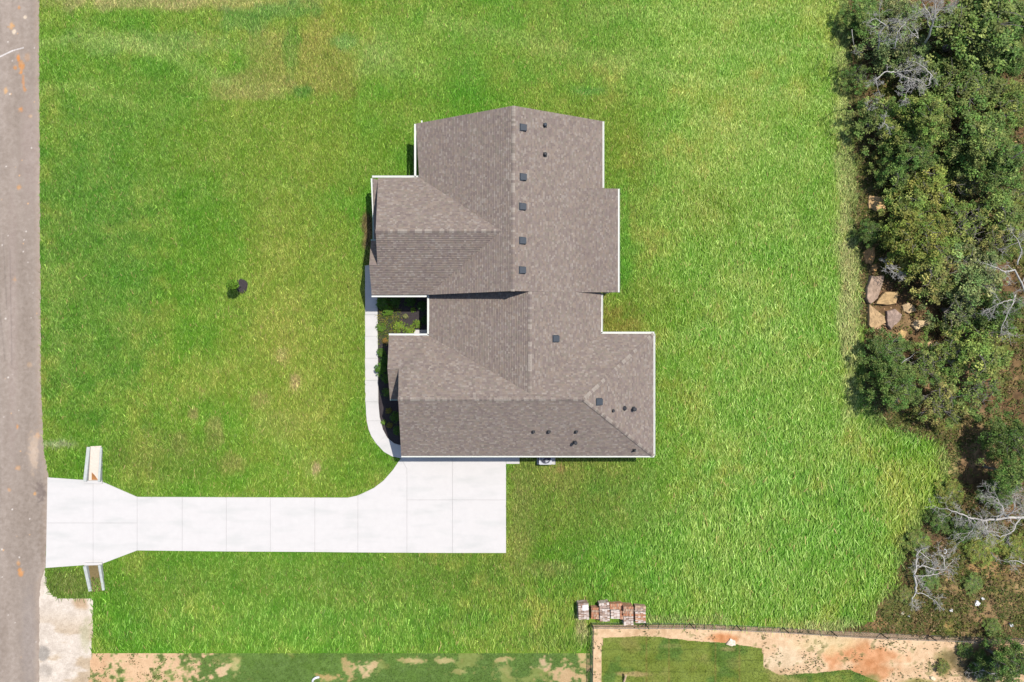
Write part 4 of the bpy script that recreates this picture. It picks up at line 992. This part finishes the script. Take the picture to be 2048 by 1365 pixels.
dead_tree('big fallen looking dead tree with grey trunk pointing left at the right edge', [([(2056, 1036, 1.6), (2010, 1037, 1.9), (1972, 1042, 2.0), (1944, 1038, 2.0), (1918, 1026, 1.9), (1888, 1018, 1.7)], .15, .03), ([(1990, 1040, 2.0), (2010, 1022, 2.7), (1996, 1000, 3.0), (1984, 994, 3.0)], .07, .02), ([(2012, 1036, 2.0), (2030, 1018, 2.8), (2030, 994, 3.0)], .07, .02), ([(2040, 1036, 2.0), (2026, 1062, 2.4), (2000, 1074, 2.4), (1980, 1066, 2.2)], .07, .02), ([(1962, 1042, 2.0), (1976, 1062, 2.2), (2000, 1066, 2.2)], .06, .02), ([(1956, 1042, 2.0), (1940, 1066, 2.0), (1920, 1084, 1.8)], .05, .015), ([(2044, 1030, 2.), (2056, 1006, 2.8)], .06, .02)], 31, 3, 1.25, .55)
dead_tree('slender dead tree lying on brown ground with arching pale branches', [([(1831, 1186, .5), (1833, 1170, .7), (1828, 1152, .8), (1832, 1134, .9), (1833, 1110, 1.0), (1842, 1100, 1.1)], .11, .05), ([(1832, 1134, .9), (1850, 1132, 1.1), (1870, 1140, 1.1), (1888, 1138, 1.1), (1902, 1126, 1.1)], .06, .025), ([(1828, 1153, .8), (1850, 1152, 1.0), (1872, 1150, 1.0), (1888, 1143, 1.0)], .055, .02), ([(1833, 1186, .6), (1848, 1188, .8), (1864, 1198, .7), (1874, 1206, .6)], .05, .02), ([(1831, 1186, .5), (1824, 1200, .6), (1826, 1212, .5)], .06, .02), ([(1840, 1106, 1.1), (1858, 1118, 1.2), (1864, 1124, 1.2)], .05, .02), ([(1890, 1136, 1.1), (1886, 1116, 1.1), (1878, 1104, 1.0)], .05, .03)], 41, 2, .8, .45)
dead_tree('short bare branches beside the olive tree above the boulders', [([(1770, 545, 1.2), (1772, 525, 1.6), (1776, 536, 1.9), (1796, 540, 2.0)], .06, .02), ([(1774, 534, 1.9), (1796, 552, 1.8)], .03, .015)], 51, 2, .6, .5)
dead_tree('dead grey limb lying in the bottom right corner below the fence', [([(2040, 1330, 1.0), (2010, 1346, 1.1), (1985, 1348, 1.0), (1960, 1342, .9)], .07, .02)], 61, 2, 1.0, .5)
dead_tree('bare grey branch at the right edge above the brown ground', [([(2060, 1128, .7), (2030, 1122, .9), (2012, 1124, .8)], .06, .02)], 71, 2, .9, .5)
dead_tree('white weathered stick among dark shrubs left of the sparse olive tree', [([(1800, 742, 1.6), (1806, 724, 2.2), (1822, 714, 2.4)], .05, .02)], 81, 1, .5, .4)
dead_tree('thin bare twigs inside the loose tree at the lawn edge', [([(1770, 262, 2.5), (1774, 252, 4.2), (1768, 242, 4.4)], .05, .02), ([(1732, 220, 3.6), (1742, 214, 4.0)], .03, .015)], 91, 2, .6, .5)

# ------------------------------------------------------------------ boulders and stones
def rock(poly, hgt, rgb, label, name='boulder', cat='boulder', group='boulders at the edge of the wood', seed=1, lean=0.12):
    hgt *= .75
    r = random.Random(seed); pts = [P(x, y) for x, y in poly]; n = len(pts)
    c = sum(pts, Vector()) / n; o = []
    for i in range(n):
        for k in range(3): o.append(pts[i].lerp(pts[(i + 1) % n], k / 3) + Vector((r.gauss(0, .02), r.gauss(0, .02), 0)))
    if sum(o[i].x * o[(i + 1) % len(o)].y - o[(i + 1) % len(o)].x * o[i].y for i in range(len(o))) < 0: o = o[::-1]
    lx, ly = r.uniform(-lean, lean), r.uniform(-lean, lean)
    rings = []
    for f, z, jit in ((1.0, -.05, 0), (1.01, .5, .01), (.98, .9, .015), (.94, 1.0, .015), (.6, 1.04, .03), (.28, 1.05, .03)):
        rings.append([(c + (p - c) * (f + r.gauss(0, jit * .6)), z, jit) for p in o])
    mb = MB(); base = lin(*rgb, .5); vv = []
    for ring in rings:
        row = []
        for (p, z, jit) in ring:
            q = p - c; hh = hgt * z * (1 + lx * q.x + ly * q.y) + r.gauss(0, jit) * hgt
            row.append((p.x, p.y, max(hh, -.05)))
        vv.append(row)
    m = len(o)
    def cj(): j = r.uniform(.8, 1.18); return tuple(b * j for b in base)
    for a, b in zip(vv[:-1], vv[1:]):
        for i in range(m): mb.poly([a[i], a[(i + 1) % m], b[(i + 1) % m], b[i]], cj())
    mb.poly(vv[-1], cj())
    me = mb.mesh(name, M['rock'], attr=True); me.transform(__import__('mathutils').Matrix.Translation(-c)); ob = link(name, me); ob.location = c
    props(ob, label, cat, group)
rock([(1737, 552), (1750, 553), (1764, 552), (1758, 575), (1751, 598), (1737, 609), (1728, 597), (1730, 578)], .55, (176, 150, 128), 'long pale boulder, uppermost of the four big ones at the lawn edge', seed=2)
rock([(1747, 609), (1756, 594), (1766, 584), (1793, 584), (1787, 608), (1768, 610)], .5, (192, 160, 112), 'flat tan boulder right of the long pale one', seed=3)
rock([(1734, 609), (1748, 620), (1763, 632), (1767, 646), (1752, 654), (1741, 660), (1733, 650)], .5, (190, 158, 116), 'triangular tan boulder below the long pale one', seed=4)
rock([(1769, 622), (1785, 618), (1800, 630), (1794, 644), (1782, 652), (1776, 660), (1769, 646)], .5, (168, 144, 128), 'pinkish grey boulder lowest right of the four big ones', seed=5)
rock([(1722, 506), (1735, 498), (1746, 495), (1747, 515), (1742, 528), (1729, 528)], .35, (206, 158, 104), 'orange tan boulder above the four big ones', seed=6)
rock([(1740, 533), (1748, 527), (1755, 536), (1750, 543), (1741, 543)], .25, (208, 160, 104), 'small orange stone below the orange tan boulder', seed=7)
rock([(1735, 393), (1768, 395), (1769, 421), (1752, 424), (1735, 418)], .3, (222, 182, 128), 'flat square tan stone at the lawn edge higher up the wood', seed=8)
rock([(1711, 50), (1732, 48), (1744, 62), (1738, 71), (1716, 66)], .45, (150, 106, 70), 'brown boulder nearest the top edge', seed=9)
rock([(1726, 90), (1736, 82), (1752, 90), (1748, 102), (1730, 103)], .4, (162, 128, 104), 'brown boulder just under the topmost boulder', seed=10)
rock([(1820, 650), (1830, 640), (1844, 642), (1858, 636), (1856, 650), (1840, 655), (1830, 662)], .35, (222, 192, 148), 'pale broken stone right of the pinkish grey boulder', seed=11)
rock([(1790, 668), (1800, 660), (1812, 664), (1804, 680), (1792, 682)], .25, (206, 170, 112), 'yellowish stone half hidden below the pinkish grey boulder', seed=12)
rock([(1851, 686), (1860, 682), (1868, 690), (1860, 698), (1852, 694)], .25, (228, 190, 140), 'tan stone in the scrub below the pale broken stone', seed=13)
rock([(1850, 737), (1858, 731), (1866, 736), (1862, 744), (1852, 744)], .22, (224, 180, 122), 'tan stone above the corner of the tall grass', seed=14)
rock([(1806, 738), (1816, 730), (1826, 734), (1818, 744)], .2, (216, 176, 116), 'tan stone by the white weathered stick', seed=15)
rock([(1801, 612), (1812, 606), (1826, 612), (1830, 622), (1816, 628), (1804, 622)], .3, (196, 168, 128), 'rounded tan stone at the right end of the boulder group', seed=31)
rock([(1700, 40), (1707, 36), (1711, 44), (1704, 48)], .2, (176, 140, 104), 'little brown stone at the lawn edge beside the topmost boulder', seed=32)
rock([(1880, 736), (1886, 732), (1889, 740), (1883, 743)], .2, (232, 216, 200), 'small white stone in tan soil of the thinned wood', seed=16)
WS = dict(name='stone', cat='stone', group='white stones on the open ground')
rock([(1947, 1206), (1953, 1200), (1959, 1206), (1955, 1211), (1948, 1211)], .2, (238, 236, 232), 'largest white stone on the brown ground above the fence', seed=20, **WS)
rock([(1960, 1196), (1965, 1194), (1969, 1198), (1963, 1200)], .15, (238, 236, 232), 'small white stone just above the largest white one', seed=21, **WS)
rock([(1897, 1219), (1901, 1216), (1905, 1219), (1903, 1223), (1898, 1223)], .15, (236, 232, 226), 'white stone between the largest white one and the fallen dead tree', seed=22, **WS)
rock([(2017, 1247), (2022, 1245), (2026, 1251), (2020, 1254)], .15, (226, 226, 224), 'white stone near the right edge just above the fence', seed=23, **WS)
rock([(1801, 1226), (1806, 1223), (1808, 1229), (1802, 1230)], .12, (226, 222, 190), 'yellowish white stone below the fallen dead tree', seed=24, **WS)
rock([(1814, 1231), (1818, 1230), (1819, 1234), (1815, 1235)], .1, (230, 230, 236), 'tiny white stone nearest the tall grass above the fence', seed=25, **WS)
rock([(1451, 1288), (1460, 1276), (1469, 1280), (1470, 1290), (1458, 1291)], .2, (238, 218, 196), 'cream stone on orange clay at the edge of the sod', seed=26, **WS)
rock([(1859, 1352), (1865, 1352), (1870, 1357), (1866, 1360), (1860, 1358)], .2, (236, 222, 186), 'cream stone at the bottom edge below the fence', seed=27, **WS)
r2 = random.Random(8); mb = MB()
for _ in range(150):
    x, y = (r2.uniform(1742, 1776), r2.uniform(648, 666)) if r2.random() < .45 else (r2.uniform(1735, 1800), r2.uniform(560, 664))
    p = P(x, y); mb.box((p.x, p.y, 0), (r2.uniform(.08, .16), r2.uniform(.08, .14), r2.uniform(.06, .14)), r2.uniform(0, 3), lin(*r2.choice([(180, 140, 104), (150, 112, 84), (196, 164, 128)])), .8)
props(link('rubble', mb.mesh('rubble', M['rock'], attr=True)), 'small brown rubble stones below the triangular boulder', 'rubble', kind='stuff')

# ------------------------------------------------------------------ brick stacks
BR = dict(w=[(222, 208, 196), (200, 180, 166), (186, 162, 146), (214, 198, 186)], o=[(196, 136, 102), (182, 124, 92), (176, 130, 104), (204, 160, 128)], g=[(176, 152, 138), (158, 134, 120), (196, 178, 166), (160, 130, 112)], t=[(190, 160, 134), (176, 142, 116), (166, 138, 118), (204, 174, 146)])
def brick_stack(x0, y0, x1, y1, h, tones, label, rot=0.0, seed=0, along='x', sheet_=None):
    r = random.Random(seed); a, b = P(x0, y1, h), P(x1, y0, h); w, d = b.x - a.x, b.y - a.y; c = (a + b) / 2
    o = empty('brick_stack', (c.x, c.y, 0), label, 'bricks', 'stacks of bricks by the fence'); o.rotation_euler = (0, 0, rot)
    pm = MB()
    for k in range(3): pm.box((0, -d / 2 + .06 + k * (d - .12) / 2, 0), (w, .09, .08))
    for k in range(5): pm.box((-w / 2 + .06 + k * (w - .12) / 4, 0, .08), (.1, d, .025))
    p = link('pallet', pm.mesh('pallet', M['pallet'])); p.parent = o
    bl, bw, bh = .2, .095, .068; nx = max(1, int(w / (bl if along == 'x' else bw))); ny = max(1, int(d / (bw if along == 'x' else bl))); nz = max(1, int((h - .105) / bh))
    sx_, sy_ = w / nx, d / ny; mb = MB()
    rowtone = [r.choice(tones) for _ in range(ny)]
    for iz in range(nz):
        for iy in range(ny):
            for ix in range(nx):
                if iz < nz - 2 and 0 < ix < nx - 1 and 0 < iy < ny - 1: continue
                if iz == nz - 1 and r.random() < .12: continue
                pal = BR[rowtone[iy] if r.random() < .75 else r.choice(tones)]; col = lin(*r.choice(pal), .53)
                mb.box((-w / 2 + (ix + .5) * sx_ + r.gauss(0, .006), -d / 2 + (iy + .5) * sy_ + r.gauss(0, .006), .105 + iz * bh), (sx_ * .95, sy_ * .93, bh * .95), r.gauss(0, .03), col)
    q = link('bricks', mb.mesh('bricks', M['brick'], attr=True), kind='stuff'); q.parent = o
    if sheet_:
        f = MB(); f.prism([(x, y, .105 + nz * bh + .004) for x, y in sheet_], [(x, y, .105 + nz * bh + .02) for x, y in sheet_]); s = link('wrapping', f.mesh('wrapping', M['plastic_white'])); s.parent = o
brick_stack(1157, 1208, 1178, 1240, .95, 'wg', 'leftmost brick stack, greyish rows with a white wrapping patch', .03, 1, 'x', [(-.1, .1), (.4, .12), (.4, .58), (-.1, .55)])
brick_stack(1183, 1216, 1199, 1239, .65, 'ot', 'low orange brick stack, second from the left', -.02, 2, 'y')
brick_stack(1199, 1207, 1219, 1217.5, .85, 'gw', 'small tilted grey brick stack behind the greyish third stack', .12, 3)
brick_stack(1200, 1219, 1220, 1244, .9, 'gw', 'greyish pink brick stack with pale edge, nearest the fence corner', .03, 4)
brick_stack(1220, 1208, 1245, 1220.5, .6, 'to', 'low tan and orange brick stack behind the white one', .05, 5, 'y')
brick_stack(1222, 1222, 1240, 1238.5, .9, 'w', 'white brick stack in the middle of the row', .0, 6)
brick_stack(1240.5, 1223, 1246.5, 1240, .85, 'o', 'narrow orange brick stack against the white one', .0, 7, 'y')
brick_stack(1247, 1214, 1267, 1233, 1.0, 'ot', 'reddish brown brick stack with upright bricks, right of the white one', -.03, 8, 'y')
brick_stack(1247.5, 1234, 1267, 1251, .8, 'gw', 'pinkish grey brick stack closest to the fence', .05, 9)
brick_stack(1270, 1213, 1292, 1225, .6, 'tg', 'low brownish brick stack at the back of the right end', -.08, 10)
brick_stack(1271, 1225, 1292, 1247, .9, 'ow', 'rightmost brick stack of mixed orange and white bricks', .02, 11)

# ------------------------------------------------------------------ fence
FH = 1.12
fence = empty('fence', P(1184, 1246), 'long black chain link fence turning a corner beside the brick stacks', 'fence')
def fpt(px, py, h): return P(px, py, h)
RUN1 = [(1187, 1257), (1297, 1257.4), (1388, 1258), (1482.5, 1262), (1577.5, 1266.5), (1674.5, 1273), (1776.5, 1278.5), (1873, 1282), (1972, 1285.5), (2072, 1289)]
RUN2 = [(1187, 1257), (1185.5, 1350), (1184, 1446)]
posts = RUN1 + RUN2[1:]
pm = MB(); pm.tube([(0, 0, 0), (0, 0, FH + .03)], .045, 8); pm.tube([(0, 0, FH + .03), (0, 0, FH + .07)], [.045, .02], 8); p_me = pm.mesh('post', M['fence'])
for (x, y) in posts:
    q = P(x, y, FH); c = bpy.data.objects.new('post', p_me); C.objects.link(c); c.parent = fence; c.location = Vector((q.x, q.y, 0)) - fence.location
wires = MB()
for run in (RUN1, RUN2):
    for a, b in zip(run[:-1], run[1:]):
        A, B = P(*a, FH), P(*b, FH); A0, B0 = Vector((A.x, A.y, 0)), Vector((B.x, B.y, 0))
        t = MB(); t.tube([A, B], .026, 8); link('top_rail', t.mesh('top_rail', M['fence']), fence)
        t = MB(); t.tube([A0 + Vector((0, 0, .05)), B0 + Vector((0, 0, .05))], .012, 5); link('bottom_wire', t.mesh('bottom_wire', M['fence']), fence)
        ln = (B - A).length; d = (B - A) / ln; sp = .075; off = 0.0; hh = FH - .08
        k = -int(hh / sp)
        while k * sp < ln:
            for sgn in (1, -1):
                u0 = k * sp; u1 = u0 + hh
                if sgn < 0: u0, u1 = u1, u0
                z0, z1 = .06, .06 + hh
                # clip to 0..ln
                def at(u): return z0 + (z1 - z0) * (u - u0) / (u1 - u0)
                ua, ub = max(0, min(u0, u1)), min(ln, max(u0, u1))
                if ub - ua > .02: wires.tube([A0 + d * ua + Vector((0, 0, at(ua))), A0 + d * ub + Vector((0, 0, at(ub)))], .0030, 3, caps=False)
            k += 1
link('wire_mesh', wires.mesh('wire_mesh', M['fence']), fence, 'stuff')

# ------------------------------------------------------------------ small things on the plots
mb = MB(); c = P(634, 1366, .3); pts = []
for k in range(10):
    t = math.radians(70 + k * 12); pts.append((c.x + .42 * math.cos(t), c.y + .42 * math.sin(t), .12 + .15 * math.sin(k / 9 * 3.14)))
mb.tube(pts, [.10] * 10, 10); props(link('drain_pipe', mb.mesh('drain_pipe', M['plastic_white'], smooth=True)), 'white curved pipe end at the bottom edge of the neighbouring turf', 'pipe')
mb = MB(); a = P(1247, 1368, 0); b = P(1252, 1351, .5)
mb.tube([a, b], .09, 8); props(link('wooden_post', mb.mesh('wooden_post', mat('pale_wood', lin(216, 186, 150), .8, .2, 6.0))), 'pale wooden post at the bottom edge of the sod', 'post')
mb = MB(); c = P(1889, 1103, .35); pts = [(c.x + .17 * math.cos(math.radians(120 - k * 24)), c.y + .17 * math.sin(math.radians(120 - k * 24)), .38) for k in range(11)]
mb.tube(pts, .035, 6); props(link('hose', mb.mesh('hose', M['plastic_white'], smooth=True)), 'white curl of hose beside the fallen dead tree', 'hose')

# ------------------------------------------------------------------ garden: young tree in mulch, flower bed plants
mb = MB(); c = P(483, 573); ol = [(c.x + .55 * (1 + .08 * math.sin(3 * t)) * math.cos(t), c.y + .68 * (1 + .06 * math.cos(2 * t + 1)) * math.sin(t)) for t in [k * math.pi / 10 for k in range(20)]]
mb.prism([(x, y, 0) for x, y in ol], [(c.x + (x - c.x) * .8, c.y + (y - c.y) * .8, .1) for x, y in ol]); props(link('mulch_mound', mb.mesh('mulch_mound', M['mulch'])), 'dark round mulch mound around the young tree on the front lawn', 'mulch')
r = np.random.default_rng(77); m = 1500
d3 = r.normal(0, 1, (m, 3)); d3 /= np.linalg.norm(d3, axis=1)[:, None]; d3 *= (r.uniform(.25, 1, (m, 1)) ** .4); sx3, sy3, sz3 = d3[:, 0] * .5 - .15, d3[:, 1] * .46, 1.9 + d3[:, 2] * .5
colr = np.array([.085, .165, .014]) * np.exp(r.normal(0, .35, (m, 1)))
sap = empty('young_tree', (c.x - .02, c.y - .02, 0), 'small bright green young tree standing alone in mulch on the front lawn', 'tree')
me = mesh_np('crown', *leaf_geo(sx3, sy3, sz3, .10, r, .2), M['leaf'], np.repeat(colr, 4, 0)); q = link('crown', me); q.parent = sap
tb = MB(); tb.tube([(0, 0, 0), (0, 0, 2.0)], [.04, .015], 6); q = link('trunk', tb.mesh('trunk', M['bark'])); q.parent = sap
GRP = 'shrubs in the front flower bed'
for (px, py, rp, hg, tint, kd, lb) in [
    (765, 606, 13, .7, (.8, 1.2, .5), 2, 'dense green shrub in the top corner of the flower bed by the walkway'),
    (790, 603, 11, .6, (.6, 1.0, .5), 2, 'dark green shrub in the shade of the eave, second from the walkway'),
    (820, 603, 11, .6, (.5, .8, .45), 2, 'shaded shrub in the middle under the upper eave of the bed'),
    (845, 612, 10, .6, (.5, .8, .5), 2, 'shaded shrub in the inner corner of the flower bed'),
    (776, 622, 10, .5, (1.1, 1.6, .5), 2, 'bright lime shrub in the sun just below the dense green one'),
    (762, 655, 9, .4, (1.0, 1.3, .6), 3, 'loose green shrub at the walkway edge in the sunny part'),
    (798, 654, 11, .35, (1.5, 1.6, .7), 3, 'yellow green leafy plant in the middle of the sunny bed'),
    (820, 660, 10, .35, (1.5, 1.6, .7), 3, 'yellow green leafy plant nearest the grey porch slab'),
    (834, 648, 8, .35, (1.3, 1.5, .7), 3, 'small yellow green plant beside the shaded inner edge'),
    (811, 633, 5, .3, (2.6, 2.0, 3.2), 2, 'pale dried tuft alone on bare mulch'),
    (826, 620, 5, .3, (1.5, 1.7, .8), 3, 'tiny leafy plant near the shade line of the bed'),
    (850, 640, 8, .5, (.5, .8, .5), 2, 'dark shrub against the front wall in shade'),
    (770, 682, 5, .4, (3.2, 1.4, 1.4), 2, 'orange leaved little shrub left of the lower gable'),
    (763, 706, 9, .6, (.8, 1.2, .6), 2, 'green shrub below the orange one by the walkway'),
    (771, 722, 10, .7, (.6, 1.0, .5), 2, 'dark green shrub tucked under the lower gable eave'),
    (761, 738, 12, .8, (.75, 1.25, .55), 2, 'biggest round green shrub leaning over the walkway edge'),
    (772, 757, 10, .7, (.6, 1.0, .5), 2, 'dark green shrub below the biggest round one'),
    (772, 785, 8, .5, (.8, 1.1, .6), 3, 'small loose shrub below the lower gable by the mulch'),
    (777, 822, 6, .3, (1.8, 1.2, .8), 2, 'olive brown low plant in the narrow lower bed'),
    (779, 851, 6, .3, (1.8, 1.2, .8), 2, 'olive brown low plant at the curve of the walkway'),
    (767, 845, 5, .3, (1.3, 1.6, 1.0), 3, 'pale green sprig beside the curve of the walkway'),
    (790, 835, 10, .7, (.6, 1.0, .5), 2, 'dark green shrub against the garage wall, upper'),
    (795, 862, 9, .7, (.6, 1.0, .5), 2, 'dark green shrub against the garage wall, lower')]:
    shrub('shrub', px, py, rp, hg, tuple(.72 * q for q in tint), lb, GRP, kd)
me = scatter_leaves('flowers', '', 520, (757, 800, 600, 690, lambda a, b: inpoly(a, b, BED)), [(110, 140, 54), (140, 160, 66), (84, 112, 42), (200, 184, 70)], .035, .2, .42, 8, 8)
props(link('flowers', me), 'scattered small yellow and green plants in the sunny flower bed', 'flowers', kind='stuff')
